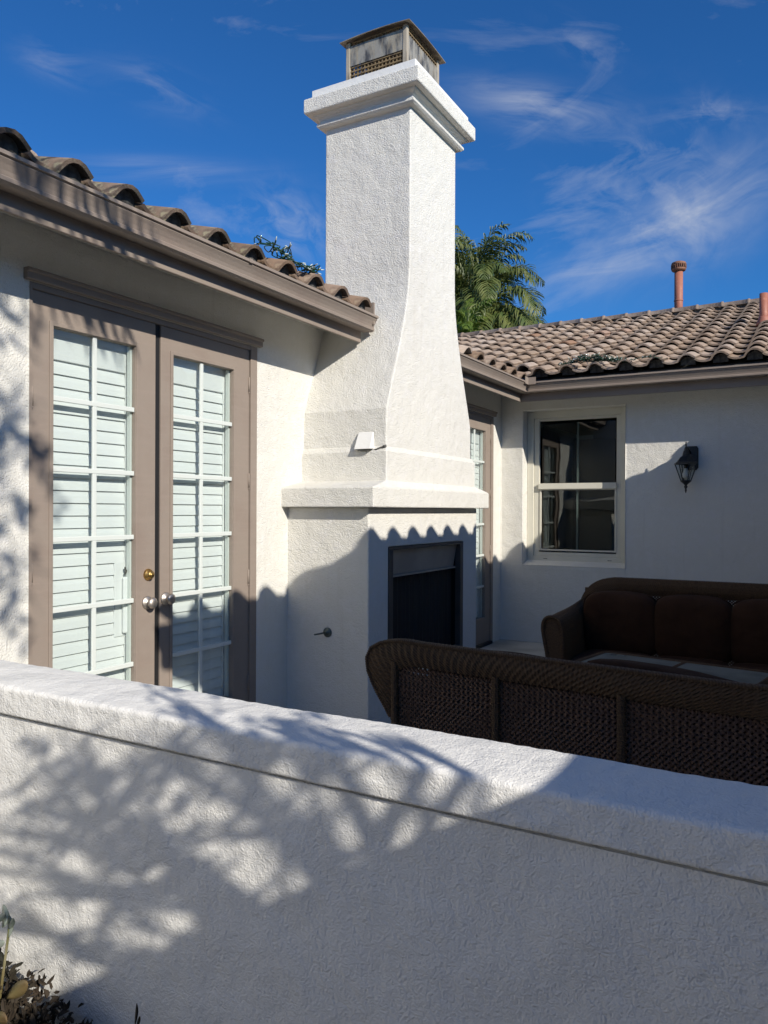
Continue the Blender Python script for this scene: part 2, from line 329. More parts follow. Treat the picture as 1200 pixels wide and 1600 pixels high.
# the wing on the right, just outside the frame: it shades the court
w = MB(); wall_plane(w, 'x', 3.72, 3.94, 1.60, 8.148, -0.11, 2.74, []); w.build('wall', M_stucco, house, 0.008, 2)
w = MB(); w.loft([[(3.942, y, -0.11), (6.8, y, -0.11), (6.8, y, 2.6), (5.26, y, 3.28), (3.942, y, 2.75)] for y in (1.602, 1.82)]); w.build('wall', M_stucco, house)
w = MB(); wall_plane(w, 'x', 6.6, 6.8, 1.822, 12, -0.11, 2.60, []); w.build('wall', M_stucco, house)
# dim rooms behind the glass
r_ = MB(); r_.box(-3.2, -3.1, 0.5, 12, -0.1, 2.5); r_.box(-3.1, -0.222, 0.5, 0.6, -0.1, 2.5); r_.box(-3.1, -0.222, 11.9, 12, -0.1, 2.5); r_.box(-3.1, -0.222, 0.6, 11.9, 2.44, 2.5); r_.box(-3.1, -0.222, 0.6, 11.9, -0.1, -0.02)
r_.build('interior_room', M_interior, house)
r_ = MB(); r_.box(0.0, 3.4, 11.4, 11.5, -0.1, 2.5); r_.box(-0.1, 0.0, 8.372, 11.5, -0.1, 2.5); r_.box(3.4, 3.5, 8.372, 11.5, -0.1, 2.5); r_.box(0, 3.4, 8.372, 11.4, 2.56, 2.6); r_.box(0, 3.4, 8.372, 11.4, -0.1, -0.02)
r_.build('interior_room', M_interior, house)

# soffits, fascias, gutters
ZF = 2.588; WX = 3.36
s_ = MB(); s_.box(0.002, 0.335, -7, 4.60, 2.722, 2.7435); s_.box(0.002, 0.335, 5.50, 8.14, 2.722, 2.7435); s_.build('soffit', M_stucco, house)
s_ = MB(); s_.box(0.337, WX, 7.813, 8.148, 2.722, 2.7435); s_.build('soffit', M_stucco, house)
s_ = MB(); s_.box(WX+0.022, WX+0.356, 1.40, 7.81, 2.722, 2.7435); s_.build('soffit', M_stucco, house)
def fascia(b): return boxo('fascia', b, M_taupe, house, 0.003)
fascia((0.336, 0.356, -7, 4.52, ZF, 2.79))
fascia((0.336, 0.356, 5.56, 7.812, ZF, 2.79))
fascia((0.3575, WX-0.001, 7.79, 7.812, ZF, 2.79))
fascia((WX, WX+0.02, 1.38, 7.812, ZF, 2.79))
GP = [(0.0, 2.752), (0.0, 2.660), (0.072, 2.655), (0.088, 2.664), (0.090, 2.678), (0.084, 2.683), (0.090, 2.700), (0.101, 2.720), (0.112, 2.736), (0.110, 2.742), (0.122, 2.745), (0.122, 2.760), (0.104, 2.760), (0.104, 2.752), (0.070, 2.692), (0.008, 2.690), (0.008, 2.752)]
def gutter_run(y0, y1, name='gutter'):
    x = MB(); x.prism(GP, lambda a, b, h: (0.358+a, h, b), y0, y1); x.face([]) if False else None
    # end caps already close the run
    return x.build(name, M_taupe, house)
gutter_run(-7, 4.545)
x = MB()   # far run: mitred at the inner corner
x.loft([[(0.358+a, 5.50, b) for a, b in GP], [(0.358+a, 7.790-a, b+0.012) for a, b in GP]], caps=True)
x.build('gutter', M_taupe, house)
x = MB()
x.loft([[(0.3595+a, 7.788-a, b+0.012) for a, b in GP], [(WX-0.002-a, 7.788-a, b+0.012) for a, b in GP]], caps=True)
x.build('gutter', M_taupe, house)
x = MB()
x.loft([[(WX-0.0025-a, 7.785-a, b) for a, b in GP], [(WX-0.0025-a, 1.38, b) for a, b in GP]], caps=True)
x.build('gutter', M_taupe, house)
# gutter end block beside the chimney and the splash guard in the inner corner
boxo('gutter_end_block', (0.375, 0.462, 4.512, 4.527, 2.70, 2.850), M_taupe, house, 0.002)
x = MB(); x.box(0.462, 0.560, 7.650, 7.655, 2.742, 2.815); x.box(0.4795, 0.4835, 7.56, 7.6495, 2.742, 2.815); x.build('splash_guard', M_taupe, house)
# painted gutter seam
boxo('gutter_seam', (0.4802, 0.4822, 3.18, 3.205, 2.742, 2.7625), M_taupe, house)

# ------------------------------------------------------------------ roof tiles
PITCH = 0.375; SL = math.atan(PITCH); TW = 0.288; EX = 0.33
PROF = [(0.000, 0.018), (0.022, 0.005), (0.052, -0.005), (0.098, -0.006), (0.128, 0.001), (0.139, 0.022), (0.156, 0.045), (0.182, 0.063), (0.215, 0.069), (0.248, 0.061), (0.276, 0.043), (0.297, 0.029)]
def tile_mesh(name, mt, ln=0.41):
    b = MB(); T = 0.017; n = len(PROF)
    def nrm(i):
        a = Vector(PROF[max(i-1, 0)]); c = Vector(PROF[min(i+1, n-1)]); d = (c-a).normalized(); return Vector((-d.y, d.x))
    lo = lambda y: 0.036*(1-y/EX)
    top0 = [(p[0], 0, p[1]+lo(0)) for p in PROF]; top1 = [(p[0], ln, p[1]+lo(ln)) for p in PROF]
    bot0 = []; bot1 = []
    for i, p in enumerate(PROF):
        q = nrm(i); bot0.append((p[0]-q.x*T, 0, p[1]-q.y*T+lo(0))); bot1.append((p[0]-q.x*T, ln, p[1]-q.y*T+lo(ln)))
    b.v = top0+top1+bot0+bot1
    for i in range(n-1):
        b.face((i, i+1, n+i+1, n+i), 0, True); b.face((2*n+i+1, 2*n+i, 3*n+i, 3*n+i+1), 0, True)
        b.face((i+1, i, 2*n+i, 2*n+i+1))
    b.face((0, n, 3*n, 2*n)); b.face((n-1, 3*n-1, 4*n-1, 2*n-1))
    me = bpy.data.meshes.new(name); me.from_pydata(b.v, [], b.f); me.materials.append(mt)
    me.polygons.foreach_set('use_smooth', b.sm); me.update(); return me, b
TM, TB = tile_mesh('roof_tile', M_tile); TMr, _ = tile_mesh('roof_tile_red', M_tile_red); TMo, _ = tile_mesh('roof_tile_old', M_tile_old); TM2, _ = tile_mesh('roof_tile_dusty', M_tile_dusty)
def basis(o, across, upslope):
    a = Vector(across).normalized(); u = Vector(upslope).normalized(); n = a.cross(u)
    mm = Matrix((a, u, n)).transposed().to_4x4(); mm.translation = Vector(o); return mm
def jit(a): return random.uniform(-a, a)

# far roof: eave at Y=7.74, ridge at Y=11.93
EY, EZ, RY = 7.745, 2.818, 11.93; PF = 0.352; SF = math.atan(PF)
RZ = EZ+PF*(RY-EY)
roof = MB(); roof.loft([[(-0.5, EY+0.03, EZ-0.02), (-0.5, EY+0.03, EZ-0.10), (-0.5, RY+4.2, EZ-0.10), (-0.5, RY, RZ-0.02)][0:0] or [(x0, EY+0.03, EZ-0.028), (x0, RY, RZ-0.028), (x0, 2*RY-EY, EZ-0.028)] for x0 in (-7.5, 8.0)])
roof_far = roof.build('roof', M_closure, house)
up = (0, math.cos(SF), math.sin(SF)); ac = (1, 0, 0)
rest = MB()
def tile_at(Mx, parent, me, nm='roof_tile'):
    o = bpy.data.objects.new(nm, me); C.objects.link(o); o.parent = parent; o.matrix_basis = Mx; return o
cands = []
nrow = 14
for k in range(nrow):
    for c in range(-20, 22):
        x0 = 0.352+c*TW; s0 = k*EX*math.cos(SF)
        y = EY+s0
        if x0+TW*0.7 < 0.42-s0: continue      # valley with the near wing's slope
        if x0 > 6.3: continue
        cands.append((x0, y, EZ+PF*s0, k, c))
vis = lambda x0, y: -0.01+3.09+(y)*(-0.535) < x0 < 3.09+y*(-0.07)+0.35
visl = [t for t in cands if vis(t[0], t[1])]
hid = [t for t in cands if not vis(t[0], t[1])]
visl.sort(key=lambda t: t[1])
hid += visl[262:]; visl = visl[:262]
red = {(6, -1), (8, 0), (8, 1), (10, -4)}
for (x0, y, z, k, c) in visl:
    Mx = basis((x0+jit(0.005), y+jit(0.008), z+0.010+jit(0.003)), (1, jit(0.012), jit(0.012)), up)
    tile_at(Mx, roof_far, TMr if (k, c) in red else TM)
for (x0, y, z, k, c) in hid:
    Mx = basis((x0, y, z+0.010), ac, up); rest.add([Mx @ Vector(v) for v in TB.v], TB.f, 0, True)
ro = rest.build('roof_tile_field', M_tile, roof_far, stuff=True)
# eave closures far side
def closure_mesh():
    b = MB(); pts = [(0.146, -0.03), (0.150, 0.018), (0.164, 0.034), (0.188, 0.044), (0.215, 0.047), (0.242, 0.042), (0.262, 0.030), (0.278, 0.010), (0.282, -0.03)]
    b.prism(pts, lambda a, z, h: (a, h, z+0.02), 0.0, 0.02); me = bpy.data.meshes.new('eave_closure'); me.from_pydata(b.v, [], b.f); me.materials.append(M_closure); me.update(); return me
CM = closure_mesh()
for c in range(0, 10):
    o = link('eave_closure', CM, roof_far, M=basis((0.352+c*TW, EY+0.085, EZ+0.03), ac, up))
# ridge caps along X
def ridge_mesh():
    b = MB(); n = 8; rings = []
    for (xx, r, dz) in ((0.0, 0.096, 0.0), (0.012, 0.098, 0.001), (0.030, 0.097, 0.001), (0.034, 0.092, 0), (0.40, 0.084, -0.006)):
        rings.append([(xx, math.cos(math.pi*i/n)*r, math.sin(math.pi*i/n)*r*0.85+dz) for i in range(n+1)])
    out = rings; inn = [[(x, y*0.82, z*0.82-0.004) for x, y, z in r] for r in rings]
    b.loft(out, 0, True, False, False); b.loft(inn, 0, True, False, False)
    m1 = len(out[0])
    b.add(out[0]+inn[0], [(i, i+1, m1+i+1, m1+i) for i in range(n)])
    me = bpy.data.meshes.new('ridge_tile'); me.from_pydata(b.v, [], b.f); me.materials.append(M_tile); me.polygons.foreach_set('use_smooth', b.sm); me.update(); return me
RM = ridge_mesh()
for i in range(26):
    xx = 5.6-i*0.335
    o = link('ridge_tile', RM, roof_far, M=Matrix.Translation((xx+jit(0.006), RY+jit(0.006), RZ+0.058+jit(0.004))) @ Matrix.Rotation(math.pi+jit(0.015), 4, 'Z'))

boxo('ridge_mortar', (-7.0, 6.4, RY-0.045, RY+0.045, RZ-0.05, RZ+0.085), M_closure, roof_far)
EZ = 2.746
# near wing roof: eave along Y at X=0.43, facing +X
rl = MB(); XE = 0.44; EB = EZ+0.012
rl.loft([[(XE-0.03, y, 2.747), (XE-0.03, y, 2.749), (-5.0, y, EZ-0.02+PITCH*5.4), (-10.0, y, 2.747)] for y in (-7.0, 4.505)])
rl.loft([[(-0.12, y, 2.747), (-0.12, y, EZ-0.02+PITCH*0.53), (-5.0, y, EZ-0.02+PITCH*5.4), (-10.0, y, 2.747)] for y in (4.506, 5.60)])
rl.loft([[(XE-0.03, y, 2.747), (XE-0.03, y, 2.749), (-5.0, y, EZ-0.02+PITCH*5.4), (-10.0, y, 2.747)] for y in (5.601, 7.78)])
roof_near = rl.build('roof', M_closure, house)
upn = (-math.cos(SL), 0, math.sin(SL)); acn = (0, 1, 0)
rest = MB()
Y0 = 1.82-0.215
for k in range(0, 12):
    for c in range(-22, 21):
        y0 = Y0+c*TW; s0 = k*EX*math.cos(SL); x0 = XE-s0
        if 4.25 < y0 < 5.50 and x0 > -0.15: continue
        if y0 > 7.55+s0: continue
        if k == 0 and 4.25 > y0 > 1.0 or (k == 0 and y0 > 6.2):
            Mx = basis((x0+jit(0.004), y0+jit(0.004), EZ+0.010+PITCH*s0+jit(0.002)), (jit(0.012), 1, jit(0.01)), upn)
            tile_at(Mx, roof_near, TMo if y0 < 3.3 else TM2)
            link('eave_closure', CM, roof_near, M=basis((x0-0.035, y0, EZ+0.036), acn, upn))
        else:
            Mx = basis((x0, y0, EZ+0.010+PITCH*s0), acn, upn); rest.add([Mx @ Vector(v) for v in TB.v], TB.f, 0, True)
rest.build('roof_tile_field', M_tile, roof_near, stuff=True)
# right wing roof
EZ = 2.785
rr_ = MB(); XR = WX-0.088
rr_.loft([[(XR+0.03, y, EZ-0.028), (5.05, y, EZ-0.028+PITCH*1.8), (7.2, y, EZ-0.028)] for y in (1.40, 7.7)])
roof_side = rr_.build('roof', M_closure, house)
rest = MB(); ups = (math.cos(SL), 0, math.sin(SL))
for k in range(0, 7):
    for c in range(0, 23):
        y1 = 1.385+(c+1)*TW; s0 = k*EX*math.cos(SL)
        if y1 > 7.8+s0: continue
        Mx = basis((XR+s0, y1, EZ+0.010+PITCH*s0), (0, -1, 0), ups); rest.add([Mx @ Vector(v) for v in TB.v], TB.f, 0, True)
rest.build('roof_tile_field', M_tile, roof_side, stuff=True)
x = MB(); x.loft([[(WX, y, 2.60), (WX, y, 2.79), (5.05, y, 2.79+PITCH*1.73), (5.05, y, 2.60+PITCH*1.73)] for y in (1.36, 1.378)]); x.build('rake_board', M_taupe, house)

# vent pipes on the far roof
v = MB(); v.tube([(1.24, 12.35, 4.1), (1.24, 12.35, 5.10)], 0.062, 20); v.lathe([(0.063, 0), (0.067, 0.002), (0.067, 0.02), (0.063, 0.022)], (1.24, 12.35, 4.62), (0, 0, 1), 20)
vp = v.build('vent_pipe', M_pipe, roof_far)
v = MB(); v.lathe([(0.065, 0), (0.094, 0.012), (0.106, 0.03), (0.106, 0.045), (0.09, 0.05), (0.09, 0.092), (0.106, 0.097), (0.110, 0.112), (0.100, 0.135), (0.06, 0.152), (0.0, 0.158)], (1.24, 12.35, 5.07), (0, 0, 1), 24)
for i in range(24):
    t = 2*math.pi*i/24; v.box(-0.004, 0.004, 0.09, 0.112, 0.046, 0.098, 0, Matrix.Translation((1.24, 12.35, 5.07)) @ Matrix.Rotation(t, 4, 'Z'))
v.build('vent_cap', M_pipecap, roof_far)
PY = 9.75; PX = 2.545; PZ = 2.818+PF*(PY-EY)
v = MB(); v.tube([(PX, PY, PZ-0.1), (PX, PY, PZ+0.40)], 0.045, 18); v.lathe([(0.085, 0.0), (0.072, 0.04), (0.055, 0.09), (0.047, 0.11)], (PX, PY, PZ+0.03), (0, 0, 1), 18)
v.build('vent_pipe', M_pipe, roof_far)
EZ = 2.775

# ------------------------------------------------------------------ chimney
CY = 5.05
def ringx(x0, x1, y0, y1, z): return [(x0, y0, z), (x1, y0, z), (x1, y1, z), (x0, y1, z)]
ch = MB()
FY0, FY1, FZ0, FZ1 = 4.428, 5.648, 0.32, 1.196
# lower box with a real opening in its front
y0, y1, xf, z1 = 4.172, 5.93, 0.63, 1.456
vs = [(-0.1, y0, -0.1), (-0.1, y1, -0.1), (-0.1, y0, z1), (-0.1, y1, z1), (xf, y0, -0.1), (xf, y1, -0.1), (xf, y0, z1), (xf, y1, z1),
      (xf, FY0, FZ0), (xf, FY1, FZ0), (xf, FY0, FZ1), (xf, FY1, FZ1), (0.12, FY0, FZ0), (0.12, FY1, FZ0), (0.12, FY0, FZ1), (0.12, FY1, FZ1)]
ch.add(vs, [(0, 4, 6, 2), (5, 1, 3, 7), (2, 6, 7, 3), (4, 5, 9, 8), (5, 7, 11, 9), (7, 6, 10, 11), (6, 4, 8, 10),
            (8, 9, 13, 12), (9, 11, 15, 13), (11, 10, 14, 15), (10, 8, 12, 14)])
chim = ch.build('chimney', M_stucco, house, 0.010, 3, label='white stucco outdoor fireplace with flared chimney stack')
x = MB(); x.box(0.125, 0.16, FY0+0.003, FY1-0.003, FZ0+0.003, FZ1-0.003)
x.box(0.161, 0.588, FY0+0.003, FY0+0.02, FZ0+0.003, FZ1-0.003); x.box(0.161, 0.588, FY1-0.02, FY1-0.003, FZ0+0.003, FZ1-0.003)
x.box(0.161, 0.588, FY0+0.021, FY1-0.021, FZ0+0.003, FZ0+0.02); x.box(0.161, 0.588, FY0+0.021, FY1-0.021, FZ1-0.02, FZ1-0.003); x.build('firebox', M_firebox, chim)
x = MB()
x.loft([ringx(-0.05, 0.705, 4.100, 6.014, 1.4565), ringx(-0.05, 0.705, 4.100, 6.014, 1.585), ringx(-0.05, 0.668, 4.325, 5.81, 1.632)])
x.build('mantel', M_stucco, chim, 0.009, 3)
x = MB()
x.loft([ringx(-0.05, 0.666, 4.333, 5.800, 1.60), ringx(-0.05, 0.666, 4.333, 5.800, 1.822), ringx(-0.05, 0.652, CY-0.700, CY+0.706, 1.858)])
x.build('upper_plinth', M_stucco, chim, 0.008, 3)
sh = [(1.80, .698), (2.105, .690), (2.25, .636), (2.40, .575), (2.56, .512), (2.72, .456), (2.86, .415), (2.98, .390), (3.10, .379), (3.30, .376), (4.30, .376)]
x = MB(); x.loft([ringx(-0.045, 0.652, CY-h, CY+h, z) for z, h in sh])
x.build('stack', M_stucco, chim, 0.010, 3)
x = MB()
def cr(o, z): return ringx(-0.045-o, 0.652+o, CY-0.376-o, CY+0.376+o, z)
x.loft([cr(-0.01, 4.200), cr(0.034, 4.206), cr(0.048, 4.218), cr(0.048, 4.234), cr(0.034, 4.246), cr(0.030, 4.262), cr(0.044, 4.276), cr(0.066, 4.285), cr(0.07, 4.30)])
x.build('crown_moulding', M_stucco, chim, 0.003, 2)
x = MB(); nseg = 22   # slightly uneven stucco slab
x.loft([cr(0.108, 4.297), cr(0.115, 4.304), cr(0.115, 4.398), cr(0.108, 4.405), cr(-0.2, 4.410)])
x.build('crown_slab', M_stucco, chim, 0.006, 3)
x = MB(); x.loft([cr(0.072, 4.406), cr(0.072, 4.474), cr(-0.2, 4.482)]); x.build('crown_cap', M_smooth, chim, 0.003, 2)
# spark arrestor
AX, AY, HX, HY = 0.309, CY+0.005, 0.236, 0.250
for sx in (-1, 1):
    for sy in (-1, 1):
        boxo('arrestor_post', (AX+sx*HX-0.018, AX+sx*HX+0.014, AY+sy*HY-0.016, AY+sy*HY+0.016, 4.462, 4.865), M_post, chim, 0.002)
def lattice(axis, c, a0, a1, z0, z1, name='wire_mesh'):
    b = MB(); st = 0.0277; r = 0.0042; n = int((a1-a0)/st); mz = int((z1-z0)/st)
    for i in range(n+1):
        a = a0+i*(a1-a0)/n
        b.box(*((a-r, a+r, c-r, c+r, z0, z1) if axis == 'y' else (c-r, c+r, a-r, a+r, z0, z1)))
    for j in range(mz+1):
        z = z0+j*(z1-z0)/mz
        b.box(*((a0, a1, c-r*2.2, c-r*1.01, z-r, z+r) if axis == 'y' else (c+r*1.01, c+r*2.2, a0, a1, z-r, z+r)))
    return b.build(name, M_rust, chim, stuff=True)
for sy in (-1, 1): lattice('y', AY+sy*(HY-0.003), AX-HX+0.015, AX+HX-0.015, 4.475, 4.86)
for sx in (-1, 1): lattice('x', AX+sx*(HX-0.003), AY-HY+0.015, AY+HY-0.015, 4.475, 4.86)
# metal collar panel inside the mesh, and the lower skirt on the sunny side
x = MB(); x.box(AX-HX+0.016, AX+HX-0.016, AY-HY-0.012, AY-HY-0.0095, 4.690, 4.835)
x.box(AX+HX+0.0095, AX+HX+0.012, AY-HY+0.017, AY+HY-0.017, 4.55, 4.80)
x.box(AX-HX+0.016, AX+HX-0.016, AY+HY+0.0095, AY+HY+0.012, 4.66, 4.775)
x.build('collar_panel', M_galv, chim)
x = MB(); x.box(AX-HX+0.03, AX+HX-0.03, AY-HY+0.03, AY+HY-0.03, 4.47, 4.62); x.build('flue_housing', M_galv, chim)
# arched lid: curved sheet with a folded lip
x = MB(); nx = 10; EV = 0.052; lid = []
for i in range(nx+1):
    a = -1+2*i/nx; row = []
    for j in range(nx+1):
        b_ = -1+2*j/nx; hgt = 4.886+0.075*(1-abs(a)**2.0)*(1-abs(b_)**2.0)+0.012*(1-a*a*b_*b_)-0.012-0.010*max(abs(a), abs(b_))**8
        row.append((AX+a*(HX+EV), AY+b_*(HY+EV), hgt))
    lid.append(row)
n1 = nx+1; vsT = [p for r in lid for p in r]; vsB = [(p[0], p[1], p[2]-0.006) for p in vsT]; o_ = n1*n1
fs = []
for i in range(nx):
    for j in range(nx):
        q = (i*n1+j, (i+1)*n1+j, (i+1)*n1+j+1, i*n1+j+1); fs.append(q); fs.append(tuple(k+o_ for k in q[::-1]))
per = [i*n1 for i in range(n1)]+[nx*n1+j for j in range(1, n1)]+[i*n1+nx for i in range(nx-1, -1, -1)]+[j for j in range(nx-1, 0, -1)]
for a, b_ in zip(per, per[1:]+per[:1]): fs.append((b_, a, a+o_, b_+o_))
x.add(vsT+vsB, fs, 0, False); x.build('arrestor_lid', M_lid, chim, smooth=False)
# fireplace fittings
def frame_yz(name, xa, xb, ya, yb, za, zb, wd, mt, par, **k):
    b = MB(); b.box(xa, xb, ya, ya+wd, za, zb); b.box(xa, xb, yb-wd, yb, za, zb); b.box(xa, xb, ya+wd, yb-wd, zb-wd*0.35, zb); b.box(xa, xb, ya+wd, yb-wd, za, za+wd); return b.build(name, mt, par, **k)
M_firetrim = mat('bronze_brown_trim', (0.075, 0.062, 0.055), 0.45, var=[(5, (0.055, 0.046, 0.04), 0.4, 0.7)])
frame_yz('fireplace_surround', 0.590, 0.6345, FY0+0.001, FY1-0.001, FZ0+0.002, FZ1-0.002, 0.058, M_firetrim, chim, bevel=0.002)
x = MB(); x.loft([[(0.600, FY0+0.06, 1.178), (0.604, FY0+0.06, 1.178), (0.574, FY0+0.06, 1.0), (0.565, FY0+0.06, 1.0)], [(0.600, FY1-0.06, 1.178), (0.604, FY1-0.06, 1.178), (0.574, FY1-0.06, 1.0), (0.565, FY1-0.06, 1.0)]])
x.box(0.560, 0.592, FY0+0.06, FY1-0.06, 0.985, 0.9985); x.build('firebox_hood', M_firesteel, chim)
x = MB(); pts = []; npl = 130
for i in range(npl+1):
    t = i/npl; yy = FY0+0.05+t*(FY1-FY0-0.10); pts.append((0.535+0.014*math.sin(t*2*math.pi*17+1.5*math.sin(t*21))+0.006*math.sin(t*90), yy))
x.loft([[(a, b_, z) for a, b_ in pts]+[(a-0.003, b_, z) for a, b_ in pts[::-1]] for z in (0.34, 0.985)], sm=True, caps=False)
x.build('fire_screen_curtain', M_curtain, chim)
# white vent hood over the sensor on the stack side, with its short cord
yh = CY-0.696
x = MB(); x.loft([[(0.445, yh-0.002, 1.952), (0.560, yh-0.002, 1.952), (0.560, yh-0.010, 1.952), (0.445, yh-0.010, 1.952)],
                  [(0.442, yh-0.002, 1.840), (0.566, yh-0.002, 1.840), (0.566, yh-0.062, 1.837), (0.442, yh-0.062, 1.837)]])
x.build('vent_hood', M_smooth, chim, 0.004, 2)
boxo('hood_opening', (0.452, 0.556, yh-0.055, yh-0.015, 1.8325, 1.8365), M_black, chim)
x = MB(); x.tube([(0.566, yh-0.012, 1.832), (0.59, yh-0.020, 1.836), (0.62, yh-0.018, 1.848), (0.645, yh-0.012, 1.853)], 0.0045, 8); x.tube([(0.638, yh-0.014, 1.852), (0.657, yh-0.012, 1.856)], 0.009, 8); x.build('sensor_cord', M_closure, chim)
# gas valve key
x = MB(); x.lathe([(0.032, 0), (0.032, 0.004), (0.026, 0.008), (0.012, 0.010), (0.012, 0.022), (0.0, 0.024)], (0.323, 4.171, 0.645), (0, -1, 0), 24)
x.tube([(0.323, 4.15, 0.645), (0.30, 4.10, 0.642), (0.285, 4.075, 0.640)], 0.0055, 8)
x.build('gas_key_valve', mat('grey_green_metal', (0.10, 0.12, 0.11), 0.4, metal=0.5), chim)

# ------------------------------------------------------------------ french doors
def add_doors(dy, near):
    mv = Vector((0, dy, 0))
    made = []
    # frame
    b = MB(); b.box(-0.16, 0.004, DOOR[0]+0.001, DOOR[0]+0.020, 0.0, 2.462); b.box(-0.16, 0.004, DOOR[1]-0.062, DOOR[1]-0.001, 0.0, 2.462); b.box(-0.16, 0.002, DOOR[0]+0.021, DOOR[1]-0.063, 2.435, 2.464)
    fr = b.build('door_frame', M_taupe, house, 0.002); made.append(fr)
    b = MB(); b.prism([(0.001, 2.466), (0.026, 2.466), (0.030, 2.470), (0.030, 2.496), (0.040, 2.500), (0.041, 2.511), (0.036, 2.516), (0.001, 2.516)], lambda a, z, h: (a, h, z), DOOR[0]-0.025, DOOR[1]+0.022)
    b.build('head_moulding', M_taupe, fr)
    b = MB(); b.box(-0.15, 0.03, DOOR[0]+0.02, DOOR[1]-0.07, 0.001, 0.03); b.build('threshold', M_black, fr)
    b = MB(); b.box(-0.05, -0.018, 2.990, 3.034, 0.03, 2.434); b.build('weather_strip', M_black, fr)
    specs = [(2.244, 2.992, 2.36, 2.857, 2.606), (3.031, 3.772, 3.123, 3.625, 3.362)]
    for k, (a0, a1, g0, g1, gm) in enumerate(specs):
        gz0, gz1 = 0.300, 2.288
        b = MB(); wall_plane(b, 'x', -0.050, -0.008, a0+0.002, a1-0.001, 0.032, 2.433, [(g0, g1, gz0, gz1)])
        lf = b.build('door_leaf', M_taupe, house, 0.0025, 2); made.append(lf)
        # raised glazing bead
        b = MB(); q = 0.016
        b.box(-0.0078, -0.002, g0-q-0.006, g0-0.001, gz0-q-0.006, gz1+q+0.006); b.box(-0.0078, -0.002, g1+0.001, g1+q+0.006, gz0-q-0.006, gz1+q+0.006)
        b.box(-0.0078, -0.0022, g0-0.001, g1+0.001, gz1+0.001, gz1+q+0.006); b.box(-0.0078, -0.0022, g0-0.001, g1+0.001, gz0-q-0.006, gz0-0.001)
        b.build('glazing_bead', M_taupe, lf, 0.002, 2)
        for r in range(6):
            zz0 = gz0+(gz1-gz0)*r/6+0.001; zz1 = gz0+(gz1-gz0)*(r+1)/6-0.001
            for (ya, yb) in ((g0+0.001, gm-0.001), (gm+0.001, g1-0.001)):
                boxo('glass_pane', (-0.034, -0.030, ya, yb, zz0, zz1), M_glass, lf)
        boxo('muntin', (-0.0288, -0.016, gm-0.012, gm+0.012, gz0+0.001, gz1-0.001), M_fitting, lf, 0.003)
        for r in range(1, 6):
            zc = gz0+(gz1-gz0)*r/6
            b = MB(); b.box(-0.029, -0.0145, g0+0.001, g1-0.001, zc-0.012, zc+0.012); b.build('muntin', M_fitting, lf, 0.003)
        # white inner stop round the glass
        b = MB(); b.box(-0.060, -0.0355, g0+0.0005, g0+0.012, gz0+0.001, gz1-0.001); b.box(-0.060, -0.0355, g1-0.012, g1-0.0005, gz0+0.001, gz1-0.001); b.build('inner_stop', M_fitting, lf)
        # knobs, deadbolt
        ky = 2.940 if k == 0 else 3.072; kz = 0.944 if k == 0 else 0.952
        b = MB(); b.lathe([(0.036, 0), (0.036, 0.004), (0.030, 0.010), (0.015, 0.013), (0.012, 0.022), (0.014, 0.025), (0.025, 0.031), (0.030, 0.040), (0.029, 0.047), (0.022, 0.054), (0.010, 0.057), (0.0, 0.0575)], (-0.008, ky, kz), (1, 0, 0), 24)
        b.build('door_knob', M_nickel, lf)
        if k == 0:
            b = MB(); b.lathe([(0.0315, 0), (0.0315, 0.005), (0.028, 0.012), (0.021, 0.017), (0.020, 0.028), (0.017, 0.031), (0.008, 0.031), (0.007, 0.033), (0, 0.033)], (-0.008, 2.945, 1.092), (1, 0, 0), 24); b.build('deadbolt', M_brass, lf)
        hy = a1-0.002 if k else a0+0.004
        for hz in (0.36, 1.02, 1.62, 2.22) if k else (0.42, 1.15, 1.95):
            b = MB(); b.tube([(-0.004, hy, hz-0.045), (-0.004, hy, hz+0.045)], 0.0055, 8); b.tube([(-0.004, hy, hz-0.055), (-0.004, hy, hz-0.046)], 0.004, 6, 0); b.build('hinge', M_taupe, lf)
        # plantation shutter behind the glass
        l0, l1 = (2.385, 2.850) if k == 0 else (3.150, 3.610)
        b = MB(); b.box(-0.100, -0.072, l0-0.055, l0-0.001, 0.15, 2.36); b.box(-0.100, -0.072, l1+0.001, l1+0.050, 0.15, 2.36)
        b.box(-0.100, -0.072, l0-0.001, l1+0.001, 2.150, 2.36); b.box(-0.100, -0.072, l0-0.001, l1+0.001, 0.15, 0.27)
        shp = b.build('shutter', M_shutter, house, 0.003); made.append(shp)
        b = MB(); b.box(-0.094, -0.079, l1+0.054, l1+0.075, 0.05, 2.42); b.box(-0.094, -0.079, l0-0.08, l0-0.058, 0.05, 2.42); b.build('shutter_frame', M_shutter, shp)
        zl = 2.148; nl = 0
        while zl > 0.31:
            short = (k == 0 and 0.775 < zl-0.03 < 1.16)
            e = l1-0.070 if short else l1-0.002
            Mx = Matrix.Translation((-0.083, 0, zl-0.0315)) @ Matrix.Rotation(R(-11+jit(1.0)), 4, 'Y')
            b = MB(); b.loft([[Mx @ Vector((dx, yy, dz)) for dx, dz in ((-0.0045, 0.0), (-0.002, -0.034), (0.0025, -0.034), (0.0048, 0.0), (0.0025, 0.034), (-0.002, 0.034))] for yy in (l0+0.001, e)])
            b.build('louver', M_shutter, shp); zl -= 0.0615; nl += 1
